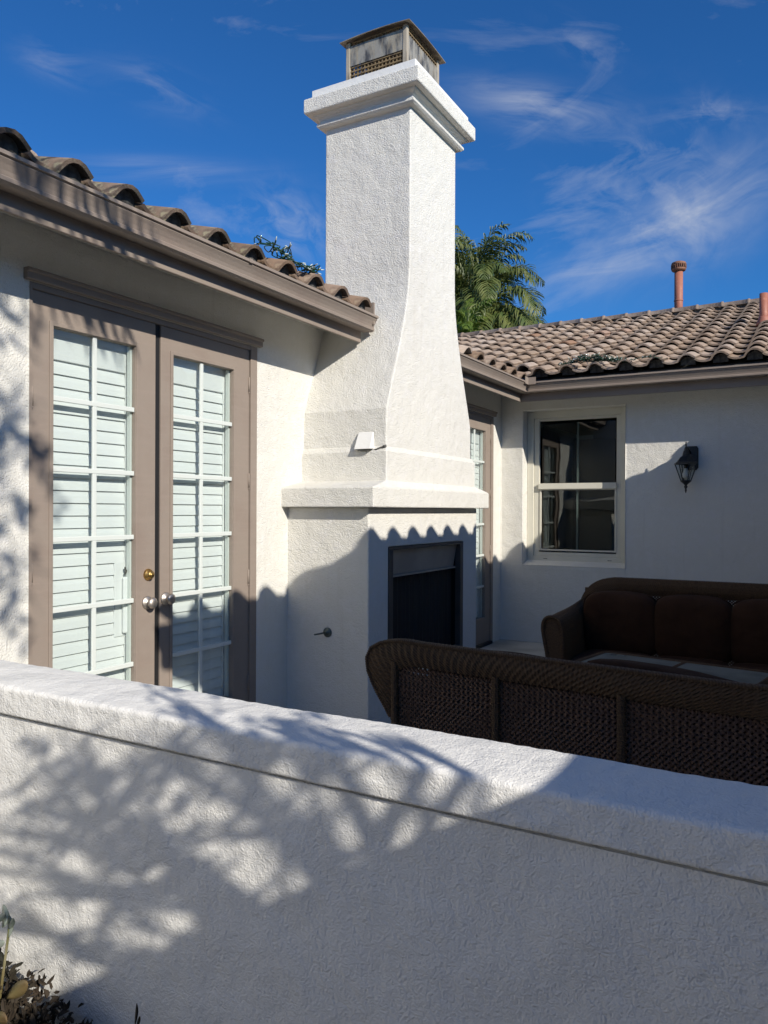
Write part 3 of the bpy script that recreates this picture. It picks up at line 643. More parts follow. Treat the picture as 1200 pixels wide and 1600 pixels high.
        if k == 0:
            b = MB(); b.box(-0.071, -0.052, l1-0.026, l1+0.062, 0.790, 1.085); b.build('lock_cover', M_shutter, shp, 0.010, 3)
            b = MB(); b.box(-0.100, -0.074, l1-0.068, l1+0.001, 0.775, 1.165); b.build('cutout_rail', M_shutter, shp, 0.004)
            b = MB()
            for i in range(5): b.lathe([(0.006, 0), (0.006, 0.004)], (-0.052, 2.832+jit(0.004), 1.115+i*0.007-0.01), (1, 0, 0), 8)
            b.build('shutter_latch', M_closure, shp)
    return made
near_made = add_doors(0, True)
def copy_to(o, parent, dy):
    c = o.copy(); C.objects.link(c)
    c.parent = parent if parent else house
    if dy: c.location = (c.location.x, c.location.y+dy, c.location.z)
    for chd in list(o.children): copy_to(chd, c, 0)
for o in near_made: copy_to(o, None, SH)

# ------------------------------------------------------------------ window in the far wall
FYW = D+0.17
win = MB()
a0, a1, b0, b1 = WX0+0.001, WX1-0.001, WZ0+0.035, WZ1-0.001
def frame_xz(b, x0, x1, z0, z1, wl, wr, wb, wt, ya, yb):
    b.box(x0, x0+wl, ya, yb, z0, z1); b.box(x1-wr, x1, ya, yb, z0, z1); b.box(x0+wl, x1-wr, ya, yb, z0, z0+wb); b.box(x0+wl, x1-wr, ya, yb, z1-wt, z1)
frame_xz(win, a0, a1, b0, b1, 0.075, 0.075, 0.062, 0.075, FYW-0.030, FYW+0.04)
wn_ = win.build('window', M_vinyl, house, 0.004, 2)
b = MB(); frame_xz(b, a0+0.076, a1-0.076, b0+0.063, b1-0.076, 0.058, 0.050, 0.040, 0.030, FYW-0.012, FYW+0.03); b.build('window_frame', M_vinyl, wn_, 0.003)
b = MB(); b.loft([[(x_, D-0.004, 0.80), (x_, D-0.004, WZ0+0.001), (x_, FYW-0.031, WZ0+0.045), (x_, FYW-0.031, 0.80)] for x_ in (WX0+0.001, WX1-0.001)]); b.build('sill', M_stucco, wn_)
gx0, gx1, gz0, gz1 = 0.418, 1.216, 1.020, 2.405; zr = 1.708
b = MB(); b.box(gx0-0.028, gx1+0.022, FYW-0.045, FYW-0.0125, zr-0.030, zr+0.034); b.build('meeting_rail', M_vinyl, wn_, 0.003)
b = MB(); b.box(gx0+0.001, gx1-0.001, FYW+0.010, FYW+0.014, zr+0.035, gz1); b.build('glass_pane', M_winglass, wn_)
b = MB(); b.box(gx0+0.001, gx1-0.001, FYW-0.004, FYW-0.0005, gz0, zr-0.031); b.build('glass_pane', M_winglass, wn_)
boxo('muntin', (0.803, 0.823, FYW+0.015, FYW+0.021, zr+0.035, gz1), M_fitting, wn_)
boxo('muntin', (0.803, 0.823, FYW+0.001, FYW+0.007, gz0, zr-0.031), M_fitting, wn_)
b = MB(); frame_xz(b, gx0-0.022, gx1+0.018, gz0-0.020, zr-0.031, 0.021, 0.017, 0.018, 0.010, FYW-0.020, FYW-0.0045); b.build('sash', M_vinyl, wn_, 0.002)
for wx in (0.47, 1.17): boxo('weep_slot', (wx-0.022, wx+0.022, FYW-0.032, FYW-0.0305, b0+0.028, b0+0.034), M_closure, wn_)

# ------------------------------------------------------------------ courtyard wall in front
cwall = thing('courtyard_wall', 'low white stucco garden wall in the foreground with a rounded projecting cap', 'wall', (3.0, 1.5, -0.1), R(-0.8))
def wpt(o, p): return (p[0]-o.location.x, p[1]-o.location.y, p[2]-o.location.z)
b = MB(); b.box(0.0, 4.15, 1.399, 1.604, -0.11, 0.829); b.box(0.0, 4.15, 1.411, 1.600, 0.8292, 0.845); b.v = [wpt(cwall, p) for p in b.v]; b.build('wall_body', M_stucco_near, cwall)
# cap: dense cross-section lofted along X so the trowelled edges can wander
from mathutils import noise as mn
prof = []
ya, yb, za, zb, rd = 1.385, 1.622, 0.838, 0.928, 0.015
def arc(cy, cz, r, a0, a1, n): return [(cy+r*math.cos(R(a0+(a1-a0)*i/n)), cz+r*math.sin(R(a0+(a1-a0)*i/n))) for i in range(n+1)]
def line(p, q, n): return [(p[0]+(q[0]-p[0])*i/n, p[1]+(q[1]-p[1])*i/n) for i in range(1, n)]
prof += arc(ya+0.006, za+0.006, 0.006, 270, 180, 3); prof += line(prof[-1], (ya, zb-rd-0.006), 8)
prof += arc(ya+rd, zb-rd-0.006, rd, 180, 95, 6); prof += line(prof[-1], (1.50, zb), 6) + line((1.50, zb), (yb-rd, zb-0.004), 6)
prof += arc(yb-rd, zb-rd-0.004, rd, 88, 0, 5); prof += line(prof[-1], (yb, za), 3)+[(yb, za)]
rings = []; nX = 620
for i in range(nX+1):
    xx = 0.0+4.14*i/nX; ring = []
    for (yy, zz) in prof:
        P_ = Vector((xx, yy, zz)); w1 = mn.noise(P_*2.2)*0.0045; w2 = mn.noise(P_*9+Vector((3, 5, 1)))*0.0022; w3 = mn.noise(P_*38)*0.0012
        dY = (yy-(ya+yb)/2)/(yb-ya)*2; ring.append(wpt(cwall, (xx, yy+(w1+w2+w3)*dY, zz+(w1*0.6+w2+w3)*(1 if zz > 0.86 else 0.9))))
    rings.append(ring)
b = MB(); b.loft(rings, 0, True, True, True); b.build('wall_cap', M_stucco_near, cwall)

# side boundary wall to the right of the camera (its top edge throws the slanting shade)
fence = boxo('boundary_wall', (4.165, 4.345, -4.5, 1.598, -0.11, 1.845), M_stucco, None, 0.01)
fence['label'] = 'taller white boundary wall beside the courtyard, to the right of the low wall'; fence['category'] = 'boundary wall'

# ------------------------------------------------------------------ wall lantern
lan = thing('wall_lantern', 'black glazed coach lantern hanging from a bracket on the white wall by the window', 'wall lamp', (1.975, D, 1.945))
lan.scale = (1.13, 1.1, 1.13)
LX, LY = 0.0, -0.185      # local
def lanb(b, name, mt, **k): return b.build(name, mt, lan, **k)
b = MB(); b.loft([[(0.02+sx*0.058*q, -0.001-dy, 0.02+sz*0.105*q2) for sx, sz in ((-1, -0.8), (-0.75, -1), (0.75, -1), (1, -0.8), (1, 0.8), (0.75, 1), (-0.75, 1), (-1, 0.8))] for q, q2, dy in ((1, 1, 0), (1, 1, 0.012), (0.85, 0.9, 0.022))])
lanb(b, 'backplate', M_blackmetal, bevel=0.002)
b = MB(); b.tube([(0.015, -0.02, 0.06), (0.01, -0.06, 0.085), (0.005, -0.12, 0.105), (0, LY+0.02, 0.10), (0, LY, 0.08), (0, LY, 0.04)], 0.008, 8)
b.tube([(0.015, -0.02, -0.02), (0.01, -0.07, -0.01), (0.005, -0.10, 0.03), (0, -0.13, 0.07)], 0.006, 8)
lanb(b, 'bracket', M_blackmetal)
b = MB(); b.lathe([(0.0, 0.155), (0.006, 0.150), (0.004, 0.135), (0.010, 0.125), (0.005, 0.112), (0.012, 0.100), (0.008, 0.085), (0.024, 0.070), (0.030, 0.045), (0.034, 0.030), (0.05, 0.022), (0.085, -0.022), (0.102, -0.030), (0.104, -0.042), (0.095, -0.045), (0.0, -0.045)], (LX, LY, 0.0), (0, 0, 1), 6, sm=False)
lanb(b, 'lamp_roof', M_blackmetal)
b = MB()
zt, zb_, rt, rb = -0.045, -0.180, 0.088, 0.042
for i in range(6):
    t = 2*math.pi*i/6; c_, s_n = math.cos(t), math.sin(t)
    b.tube([(LX+rt*c_, LY+rt*s_n, zt), (LX+rb*c_, LY+rb*s_n, zb_)], 0.0045, 6)
b.lathe([(0.046, 0), (0.046, -0.008), (0.030, -0.022), (0.016, -0.034), (0.010, -0.045), (0.016, -0.055), (0.010, -0.066), (0.007, -0.075), (0.009, -0.085), (0.004, -0.105), (0, -0.112)], (LX, LY, zb_), (0, 0, 1), 12)
lanb(b, 'lamp_cage', M_blackmetal)
for i in range(6):
    t0, t1 = 2*math.pi*i/6, 2*math.pi*(i+1)/6
    q = [(LX+r*0.97*math.cos(t), LY+r*0.97*math.sin(t), z) for (r, z, t) in ((rt, zt-0.001, t0+0.03), (rt, zt-0.001, t1-0.03), (rb, zb_+0.001, t1-0.03), (rb, zb_+0.001, t0+0.03))]
    cen = Vector((LX, LY, 0)); q2 = [tuple(Vector(p)+(Vector((cen.x-p[0], cen.y-p[1], 0)).normalized()*0.002)) for p in q]
    b = MB(); b.loft([q, q2]); lanb(b, 'glass_pane', M_lampglass)
b = MB(); b.lathe([(0.016, 0.0), (0.016, -0.03)], (LX, LY, -0.046), (0, 0, 1), 12); lanb(b, 'bulb_socket', M_blackmetal)
b = MB(); b.lathe([(0.012, 0.0), (0.014, -0.01), (0.024, -0.035), (0.029, -0.055), (0.026, -0.075), (0.014, -0.090), (0, -0.094)], (LX, LY, -0.076), (0, 0, 1), 16)
lanb(b, 'light_bulb', mat('frosted_bulb_glass', (0.75, 0.75, 0.72), 0.35))

# ------------------------------------------------------------------ string lights
def string_lights(label, pts, wander, bulbs, loc, hang=None):
    """tangle of wire round a list of world points"""
    t = thing('string_lights', label, 'string lights', loc, 0, 'tangled string lights on the tile eaves')
    o = Vector(loc); b = MB(); bl = MB(); P_ = []
    for i in range(len(pts)-1):
        p, q = Vector(pts[i]), Vector(pts[i+1]); dens, rad = wander[i]
        for k in range(dens):
            s = k/dens; c_ = p.lerp(q, s)
            P_.append(c_-o+Vector((random.gauss(0, rad*0.6), random.gauss(0, rad), min(abs(random.gauss(0, rad*0.6)), rad*1.3))))
    sm = []
    for i in range(len(P_)-1):                       # catmull smoothing
        p0, p1, p2, p3 = P_[max(i-1, 0)], P_[i], P_[i+1], P_[min(i+2, len(P_)-1)]
        for s in (0, 0.25, 0.5, 0.75):
            sm.append(0.5*((2*p1)+(p2-p0)*s+(2*p0-5*p1+4*p2-p3)*s*s+(3*p1-p0-3*p2+p3)*s**3))
    b.tube(sm, 0.0032, 5); b.build('wire', M_wire, t)
    me = None
    for i in range(bulbs):
        p = random.choice(P_); d = Vector((jit(1), jit(1), random.uniform(-0.2, 1))).normalized()
        x = MB(); x.lathe([(0.004, 0), (0.0045, 0.012), (0.0035, 0.02), (0.004, 0.024), (0.0036, 0.034), (0.001, 0.042)], p, d, 6, 0); x.mi = [0 if j < 12 else 1 for j in range(len(x.f))]
        x.build('mini_bulb', [M_wire, M_bulb], t)
    return t
z_e = EZ+0.115
string_lights('tangled green string lights heaped on the far tile eave by the inner corner',
              [(0.78, 7.76, 2.92), (0.98, 7.75, 2.95), (1.22, 7.75, 2.94), (1.45, 7.76, 2.90), (1.62, 7.72, 2.93), (1.85, 7.74, 2.88)],
              [(30, 0.028), (120, 0.045), (90, 0.036), (20, 0.018), (18, 0.022)], 70, (1.2, 7.8, 2.85))
string_lights('tangled green string lights on the near tile eave beside the chimney',
              [(0.40, 3.30, z_e+0.005), (0.38, 3.48, z_e+0.02), (0.40, 3.66, z_e-0.01), (0.44, 3.76, z_e-0.035), (0.43, 3.86, z_e-0.01)],
              [(10, 0.042), (46, 0.045), (24, 0.028), (50, 0.028)], 34, (0.4, 3.6, 2.85))

# ------------------------------------------------------------------ wicker sofas
def ripple_tube(b, pts, r0, r1, n=10, pitch=0.0075, amp=0.0016, flat=1.0):
    """a rail wrapped in cane: fine rings proud of the core; r0/r1 = radius at the ends"""
    pts = [Vector(p) for p in pts]; out = []; rad = []; tot = sum((pts[i+1]-pts[i]).length for i in range(len(pts)-1)); acc = 0
    for i in range(len(pts)-1):
        sgl = (pts[i+1]-pts[i]).length; k = max(2, int(sgl/pitch*2))
        for j in range(k):
            s = j/k; out.append(pts[i].lerp(pts[i+1], s)); q = (acc+sgl*s)/tot; rad.append(r0+(r1-r0)*q+(amp if len(out) % 2 else -amp))
        acc += sgl
    out.append(pts[-1]); rad.append(r1)
    b.tube(out, rad, n, 0, False)
def smooth_path(P_, n=6):
    P_ = [Vector(p) for p in P_]; sm = []
    for i in range(len(P_)-1):
        p0, p1, p2, p3 = P_[max(i-1, 0)], P_[i], P_[i+1], P_[min(i+2, len(P_)-1)]
        for k in range(n):
            s = k/n; sm.append(0.5*((2*p1)+(p2-p0)*s+(2*p0-5*p1+4*p2-p3)*s*s+(3*p1-p0-3*p2+p3)*s**3))
    sm.append(P_[-1]); return sm
def make_cushion(w, d, h, seg=14, puff=0.18, ex=5):
    """soft box in local coords centred on x,y; z from 0 to h"""
    b = MB(); n = seg; idx = {}
    vs = []; fs = []
    def key(p): return tuple(round(c, 5) for c in p)
    def sm(p):
        x, y, z = p                          # cube -1..1 -> superellipsoid
        l = (abs(x)**ex+abs(y)**ex+abs(z)**ex)**(1/ex); x, y, z = x/l, y/l, z/l
        pz = 1+puff*(1-x*x)*(1-y*y)
        wob = mn.noise(Vector((x*1.7+w*7, y*1.7+d, z*1.3+h*5)))*0.02
        return (x*w/2*(1+wob), y*d/2*(1+puff*0.35*(1-x*x)*(1-z*z)+wob), h/2+z*h/2*pz*(1+wob))
    for ax in range(3):
        for sg in (-1, 1):
            for i in range(n):
                for j in range(n):
                    q = []
                    for (a, c) in ((i, j), (i+1, j), (i+1, j+1), (i, j+1)):
                        u, v_ = -1+2*a/n, -1+2*c/n; p = [0, 0, 0]; p[ax] = sg; p[(ax+1) % 3] = u; p[(ax+2) % 3] = v_
                        k = key(p)
                        if k not in idx: idx[k] = len(vs); vs.append(sm(p))
                        q.append(idx[k])
                    fs.append(q if sg > 0 else q[::-1])
    b.add(vs, fs, 0, True); return b
def sofa(label, loc, rz, Lw, H, ncush, post_x, backview, group):
    """local: x 0..Lw between the back posts, y=0 back plane, +y front, z up"""
    t = thing('wicker_sofa', label, 'sofa', loc, rz, group)
    Dp = 0.80
    rise = 0.03                                  # back leans out
    # ---- outline of the back: wing on each side tapering down to the arm
    if backview: left = [(0.0, 0.54), (-0.030, 0.60), (-0.085, H-0.235), (-0.135, H-0.155), (-0.150, H-0.095), (-0.125, H-0.042), (-0.055, H-0.010), (0.04, H+0.003), (0.12, H)]
    else: left = [(-0.050, 0.50), (-0.060, 0.60), (-0.052, 0.70), (-0.020, 0.79), (0.035, 0.862), (0.115, 0.908), (0.22, H)]
    right = [(Lw-x_, z_) for x_, z_ in left[::-1]]
    outer = smooth_path([(x_, 0, z_) for x_, z_ in left], 5)+smooth_path([(x_, 0, z_) for x_, z_ in right], 5)
    if backview: il = [(0.0, 0.54), (0.0, 0.60), (0.0, H-0.20), (0.006, H-0.15), (0.03, H-0.115), (0.07, H-0.105), (0.10, H-0.100), (0.16, H-0.100)]
    else: il = [(0.04, 0.50), (0.04, 0.60), (0.045, 0.67), (0.07, 0.735), (0.115, 0.780), (0.17, 0.803), (0.25, H-0.120)]
    ir = [(Lw-x_, z_) for x_, z_ in il[::-1]]
    inner = smooth_path([(x_, 0, z_) for x_, z_ in il], 5)+smooth_path([(x_, 0, z_) for x_, z_ in ir], 5)
    # resample both to the same count with fine pitch
    def resample(path, n):
        d = [0]
        for i in range(len(path)-1): d.append(d[-1]+(path[i+1]-path[i]).length)
        out = []; j = 0
        for k in range(n):
            s = d[-1]*k/(n-1)
            while j < len(d)-2 and d[j+1] < s: j += 1
            f_ = (s-d[j])/max(d[j+1]-d[j], 1e-9); out.append(path[j].lerp(path[j+1], min(max(f_, 0), 1)))
        return out
    n = int(Lw/0.0052)
    O, I = resample(outer, n), resample(inner, n)
    b = MB(); rings = []
    for k in range(n):
        a = 0.0017 if k % 2 else -0.0017; o_, i_ = O[k], I[k]; ring = []
        kk = 9
        for j in range(kk+1):                    # rear side, inner to outer, bulging
            s = j/kk; p = i_.lerp(o_, s); bul = math.sin(math.pi*min(s*1.0, 1))*0.013+0.006+a+0.0019*(1 if (j+k//2) % 2 else -1)
            ring.append(Vector((p.x, -bul+p.z*rise*0-0.0, p.z)))
        ring.append(Vector((o_.x, 0.012, o_.z+0.004*(1 if k % 2 else 0.4))))
        for j in range(kk, -1, -3):
            s = j/kk; p = i_.lerp(o_, s); ring.append(Vector((p.x, 0.030+math.sin(math.pi*s)*0.015+a, p.z)))
        rings.append(ring)
    b.loft(rings, 0, False, True, True); b.build('back_rim', M_wicker, t)
    # braided piping along the crest
    b = MB(); ripple_tube(b, [p+Vector((0, -0.008, -0.004)) for p in O[6:-6:6]], 0.0075, 0.0075, 7, 0.009, 0.0014)
    b.build('crest_braid', M_wicker, t)
    # posts
    zt_ = H-0.10
    for px in post_x:
        b = MB(); ripple_tube(b, [(px, -0.012, 0.03), (px+0.004, -0.012, 0.45), (px, -0.010, zt_+0.012)], 0.0155, 0.0150, 9, 0.008, 0.0010); b.build('back_post', M_wicker, t)
    # lattice: real over/under strands in both diagonals
    b = MB(); z0, z1_ = 0.10, H-0.095; pit = 0.0215; rr = 0.0056
    def strand(sgn, c_):
        pts = []
        # line x*sgn - z = c
        for s in range(0, int((z1_-z0)/0.0103)+1):
            z = z0+s*0.0103; x_ = (c_+z)*sgn
            if x_ < 0.004 or x_ > Lw-0.004: continue
            pts.append(Vector((x_, 0.006+(0.0036 if (s+(0 if sgn > 0 else 1)) % 2 else -0.0036), z)))
        if len(pts) > 2: b.tube(pts, rr, 4, 0, False, False)
    k = -int(1.2/pit)
    while k*pit < Lw+0.2: strand(1, k*pit-z0); k += 1
    k = -int((Lw+1.2)/pit)
    while k*pit < 0.2: strand(-1, k*pit-z0); k += 1
    b.build('back_lattice', M_wicker_lattice, t, stuff=True)
    # arms: rolled, lofted from the back to the front
    for side in (0, 1):
        sx = 1 if side == 0 else -1; x0 = 0 if side == 0 else Lw
        sec = [(0.035, 0.05), (0.045, 0.40), (0.042, 0.60), (0.018, 0.680), (-0.030, 0.708), (-0.078, 0.690), (-0.096, 0.630), (-0.084, 0.54), (-0.062, 0.42), (-0.048, 0.25), (-0.040, 0.05)]
        sp = smooth_path([(a_, 0, z_) for a_, z_ in sec], 3); b = MB(); rings = []; ny = 120
        for k in range(ny+1):
            s = k/ny; yy = 0.03+s*(Dp-0.03); sc = 1+0.10*(1-s)**2; a = 0.0014 if k % 2 else -0.0014
            fl = 1.0 if s < 0.97 else 1-(s-0.97)/0.03*0.10
            rings.append([(x0+sx*((p.x*(0.2+0.8*min(1, s*1.4)) if p.x < 0 else p.x)*fl+(a if p.x < 0 else -a)), yy, 0.03+(p.z-0.03)*(sc if not backview else (1.10-0.35*s))*fl+a*0.5) for p in sp])
        b.loft(rings, 0, False, True, True); b.build('arm', M_wicker, t)
        b = MB(); fp = [(x0+sx*a_*1.02, Dp+0.004, z_*(0.75 if backview else 1)) for a_, z_ in [(0.035, 0.05), (0.045, 0.40), (0.042, 0.60), (0.018, 0.678), (-0.030, 0.704), (-0.077, 0.686), (-0.094, 0.628), (-0.082, 0.54), (-0.060, 0.42), (-0.047, 0.25), (-0.040, 0.03)]]
        ripple_tube(b, smooth_path(fp, 4), 0.013, 0.013, 8, 0.010, 0.0013); b.build('arm_trim', M_wicker, t)
        for yy in (0.05, Dp-0.03):
            b = MB(); b.tube([(x0, yy, 0.0), (x0, yy, 0.08)], [0.018, 0.024], 10); b.build('leg', M_wicker, t)
    # seat frame and apron
    b = MB(); b.box(0.05, Lw-0.05, 0.05, Dp-0.02, 0.20, 0.28); b.box(0.05, Lw-0.05, Dp-0.03, Dp-0.005, 0.08, 0.285); b.build('seat_frame', M_wicker, t, 0.006)
    cw = (Lw-0.12)/ncush
    for i in range(ncush):
        xc = 0.06+cw*(i+0.5)
        q = make_cushion(cw+0.012, 0.62, 0.135, puff=0.10); Mx = Matrix.Translation((xc, 0.51, 0.285))
        q.v = [tuple(Mx @ Vector(v_)) for v_ in q.v]; q.build('seat_cushion', M_cushion, t)
        hh = H-(0.075 if backview else 0.10)-0.40
        q = make_cushion(cw+0.030, hh+0.02, 0.17, puff=0.30, ex=12 if backview else 5)
        tz = 0.0 if not backview else (0.012, 0.030)[i]; ta = 0.0 if not backview else (-1.5, 4.0)[i]
        Mx = Matrix.Translation((xc, 0.13, 0.405+hh/2+tz)) @ Matrix.Rotation(R(ta), 4, 'Y') @ Matrix.Rotation(R(80), 4, 'X') @ Matrix.Translation((0, 0, -0.17))
        q.v = [tuple(Mx @ Vector(v_)) for v_ in q.v]; bc = q.build('back_cushion', M_cushion, t)
        if not backview:
            pp = []
            for k in range(49):
                th = 2*math.pi*k/48; cx_, cz_ = math.cos(th), math.sin(th); l_ = (abs(cx_)**5+abs(cz_)**5)**0.2
                pp.append(Mx @ Vector((cx_/l_*(cw+0.030)/2*1.035, cz_/l_*(hh+0.02)/2*1.03, 0.10)))
            b = MB(); b.tube(pp, 0.0055, 6); b.build('piping', M_cushion, bc)
    return t
# near sofa, seen from behind over the wall
near = sofa('dark brown wicker sofa seen from behind, just over the foreground wall', (1.575, 2.795, 0.0), R(-7.6), 1.46, 0.905, 2, [0.0, 0.47, 0.95, 1.46], True, None)
# far sofa, facing the camera
far = sofa('dark brown wicker sofa with brown cushions facing us in front of the back wall', (3.14, 6.02, 0.0), R(180), 1.62, 0.93, 3, [0.0, 1.62], False, None)

# ------------------------------------------------------------------ coffee table
tb = thing('coffee_table', 'wicker coffee table with two glass panes between the two brown sofas', 'coffee table', (2.33, 4.66, 0.0), R(-10))
TL, TWd, TH = 0.51, 0.34, 0.525
b = MB(); rad = 0.05; pth = []
for (cx_, cy_, a_) in ((TL-rad, TWd-rad, 0), (-TL+rad, TWd-rad, 90), (-TL+rad, -TWd+rad, 180), (TL-rad, -TWd+rad, 270)):
    for k in range(5): pth.append(Vector((cx_+rad*math.cos(R(a_+k*22.5)), cy_+rad*math.sin(R(a_+k*22.5)), TH-0.014)))
pth.append(pth[0]); ripple_tube(b, pth, 0.018, 0.018, 9, 0.008, 0.0012)
ripple_tube(b, [(0.0, -TWd, TH-0.014), (0.0, TWd, TH-0.014)], 0.014, 0.014, 9, 0.008, 0.001); b.build('top_rim', M_wicker, tb)
for sx in (-1, 1):
    b = MB(); b.box(min(sx*0.016, sx*(TL-0.018)), max(sx*0.016, sx*(TL-0.018)), -TWd+0.018, TWd-0.018, TH-0.012, TH-0.005); b.build('glass_pane', M_tableglass, tb, 0.001)
    for sy in (-1, 1):
        b = MB(); ripple_tube(b, [(sx*(TL-0.03), sy*(TWd-0.03), 0), (sx*(TL-0.03), sy*(TWd-0.03), TH-0.03)], 0.022, 0.020, 9, 0.009, 0.001); b.build('leg', M_wicker, tb)
b = MB(); b.box(-TL+0.04, TL-0.04, -TWd+0.04, TWd-0.04, 0.14, 0.165); b.build('shelf', M_wicker, tb, 0.004)
b = MB()
for sx in (-1, 1):
    b.box(sx*(TL-0.02)-0.008, sx*(TL-0.02)+0.008, -TWd+0.05, TWd-0.05, TH-0.10, TH-0.032); b.box(-TL+0.05, TL-0.05, sx*(TWd-0.02)-0.008, sx*(TWd-0.02)+0.008, TH-0.10, TH-0.032)
b.build('apron', M_wicker, tb)

# ------------------------------------------------------------------ palms behind the roof
def palm(label, base, top, nf, flen, droop, mt, seed, dry=1, leafl=0.42):
    rnd = random.Random(seed)
    t = thing('palm_tree', label, 'palm tree', base)
    o = Vector(base); top = Vector(top)
    b = MB(); b.tube([(0, 0, -0.2), (0.05, 0, (top.z-base[2])*0.5), tuple(top-o)], [0.20, 0.15, 0.12], 12); b.build('trunk', M_bark, t)
    for i in range(nf):
        az = 2*math.pi*(i*0.381966+rnd.uniform(-0.04, 0.04)); el = R(rnd.uniform(8, 86)) if i > nf*0.25 else R(rnd.uniform(-25, 20))
        L_ = flen*rnd.uniform(0.8, 1.08); d = Vector((math.cos(az)*math.cos(el), math.sin(az)*math.cos(el), math.sin(el)))
        pts = [top-o]; v_ = d.copy(); n = 22
        for k in range(n):
            v_ = (v_+Vector((0, 0, -droop*(k/n)**1.3*(0.12)))).normalized(); pts.append(pts[-1]+v_*L_/n)
        b = MB(); b.tube(pts, [0.022*(1-k/n)+0.004 for k in range(n+1)], 5, 0, False)
        nl = 62; side = d.cross(Vector((0, 0, 1))).normalized()
        for k in range(5, nl):
            s = k/nl*n; i0 = min(int(s), n-1); p = pts[i0].lerp(pts[i0+1], s-i0); tan = (pts[i0+1]-pts[i0]).normalized()
            ll = leafl*math.sin(math.pi*min(1, 0.12+0.90*k/nl))**0.6*rnd.uniform(0.85, 1.1)
            for sg in (-1, 1):
                a_ = rnd.uniform(-0.35, 0.55)
                dr = (tan*0.75+side*sg*0.9+side.cross(tan)*a_*-1).normalized()
                q0 = p; q1 = p+dr*ll*0.45; q2 = p+dr*ll*0.8+Vector((0, 0, -ll*0.20)); q3 = q2+dr*ll*0.05+Vector((0, 0, -ll*0.28))
                wv = tan.cross(dr).cross(dr).normalized()*0.021
                b.add([q0-wv*.5, q0+wv*.5, q1-wv, q1+wv, q2-wv*.8, q2+wv*.8, q3], [(0, 1, 3, 2), (2, 3, 5, 4), (4, 5, 6)], 0)
        b.build('frond', M_palm_dry if i < dry else mt, t)
    return t
palm('tall queen palm with feathery drooping fronds rising behind the tiled roof beside the chimney', (-6.2, 22.0, -0.12), (-6.2, 22.0, 7.15), 80, 3.6, 2.8, M_palm, 3, 3, 0.66)
palm('lower yellow green palm standing in front of the tall palm behind the roof ridge', (-4.9, 18.0, -0.12), (-4.9, 18.0, 5.0), 34, 2.2, 2.2, M_palm_young, 8, 0, 0.36)

# ------------------------------------------------------------------ trees behind and beside the camera that throw the dappled shade
def too_near(p):                              # keep twigs clear of where one stands with a camera
    q = p-CAM; w_ = q.dot(F); u_ = q.dot(Rr)
    return q.length < 0.75 or (w_ > -0.1 and u_ < 0.56*max(w_, 0)+0.22 and q.length < 3.2 and abs(q.dot(Ur)) < 0.75*max(w_, 0)+0.25)
def leaf_tree(label, base, trunk_top, clumps, nleaf, leaf, seed, name='shade_tree', cat='tree', mt=None, extra=(), wd=0.24, blades=()):
    rnd = random.Random(seed); t = thing(name, label, cat, base); o = Vector(base)
    b = MB(); tt = Vector(trunk_top)-o
    b.tube([(0, 0, -0.1), tuple(tt*0.5+Vector((0.05, 0.04, 0))), tuple(tt)], [0.055, 0.045, 0.034], 8)
    for (c_, r_) in clumps:
        c_ = Vector(c_)-o; mid = tt.lerp(c_, 0.55)+Vector((rnd.uniform(-.1, .1), rnd.uniform(-.1, .1), 0.05))
        b.tube([tt, mid, c_], [0.020, 0.012, 0.005], 6)
        for k in range(7):
            e = c_+Vector((rnd.gauss(0, 1), rnd.gauss(0, 1), rnd.gauss(0, 1))).normalized()*r_*0.9; b.tube([mid.lerp(c_, 0.5), c_.lerp(e, 0.4)+Vector((0, 0, 0.03)), e], [0.007, 0.005, 0.002], 4)
    for (ps, rr0) in extra: b.tube([tt]+[Vector(p)-o for p in ps], [rr0*1.1]+[rr0*(1-0.7*i/len(ps)) for i in range(len(ps))], 6)
    b.build('trunk', M_bark, t)
    b = MB(); tw = MB()
    for (c_, r_) in clumps:
        c_ = Vector(c_)-o
        for k in range(max(3, int(nleaf*r_*r_))):
            d = Vector((rnd.gauss(0, 1), rnd.gauss(0, 1), rnd.gauss(0, 1))).normalized(); st = c_+Vector((rnd.uniform(-1, 1), rnd.uniform(-1, 1), rnd.uniform(-1, 1)))*r_*0.5
            if any(too_near(st+o+d*r_*f_) for f_ in (0, 0.4, 0.8, 1.25)): continue
            bend = Vector((rnd.uniform(-1, 1), rnd.uniform(-1, 1), rnd.uniform(-1, 1)))*0.4; ln = r_*rnd.uniform(0.7, 1.2); m_ = max(3, int(ln/(leaf*0.55))); path = [st]
            for q in range(m_): path.append(path[-1]+(d+bend*q/m_).normalized()*ln/m_)
            tw.tube(path, 0.0022, 4, 0, False)
            for q in range(1, len(path)):
                for sg in (-1, 1):
                    if rnd.random() < 0.2: continue
                    a = (d*0.6+d.orthogonal().normalized()*sg+Vector((jit(.7), jit(.7), jit(.7)))).normalized(); s2 = a.cross(Vector((jit(1), jit(1), jit(1)))).normalized(); l_ = leaf*rnd.uniform(0.7, 1.2); p = path[q]
                    b.add([p, p+a*l_*0.25+s2*l_*wd, p+a*l_*0.65+s2*l_*wd*0.9, p+a*l_, p+a*l_*0.65-s2*l_*wd*0.9, p+a*l_*0.25-s2*l_*wd], [(0, 1, 2, 3, 4, 5)])
    for (p0, p1, w_) in blades:
        p0, p1 = Vector(p0)-o, Vector(p1)-o; m_ = (p0+p1)/2; sd_ = (p1-p0).cross(SUN).normalized()*w_
        b.add([p0, m_+sd_, p1, m_-sd_], [(0, 1, 2, 3)])
    tw.build('twig', M_bark, t, stuff=True)
    b.build('crown', mt or M_leaf, t); return t
def back(x, y, z, k): return (x+1.667*k, y-0.83*k, z+k)       # the point that shades (x,y,z)
cl = []
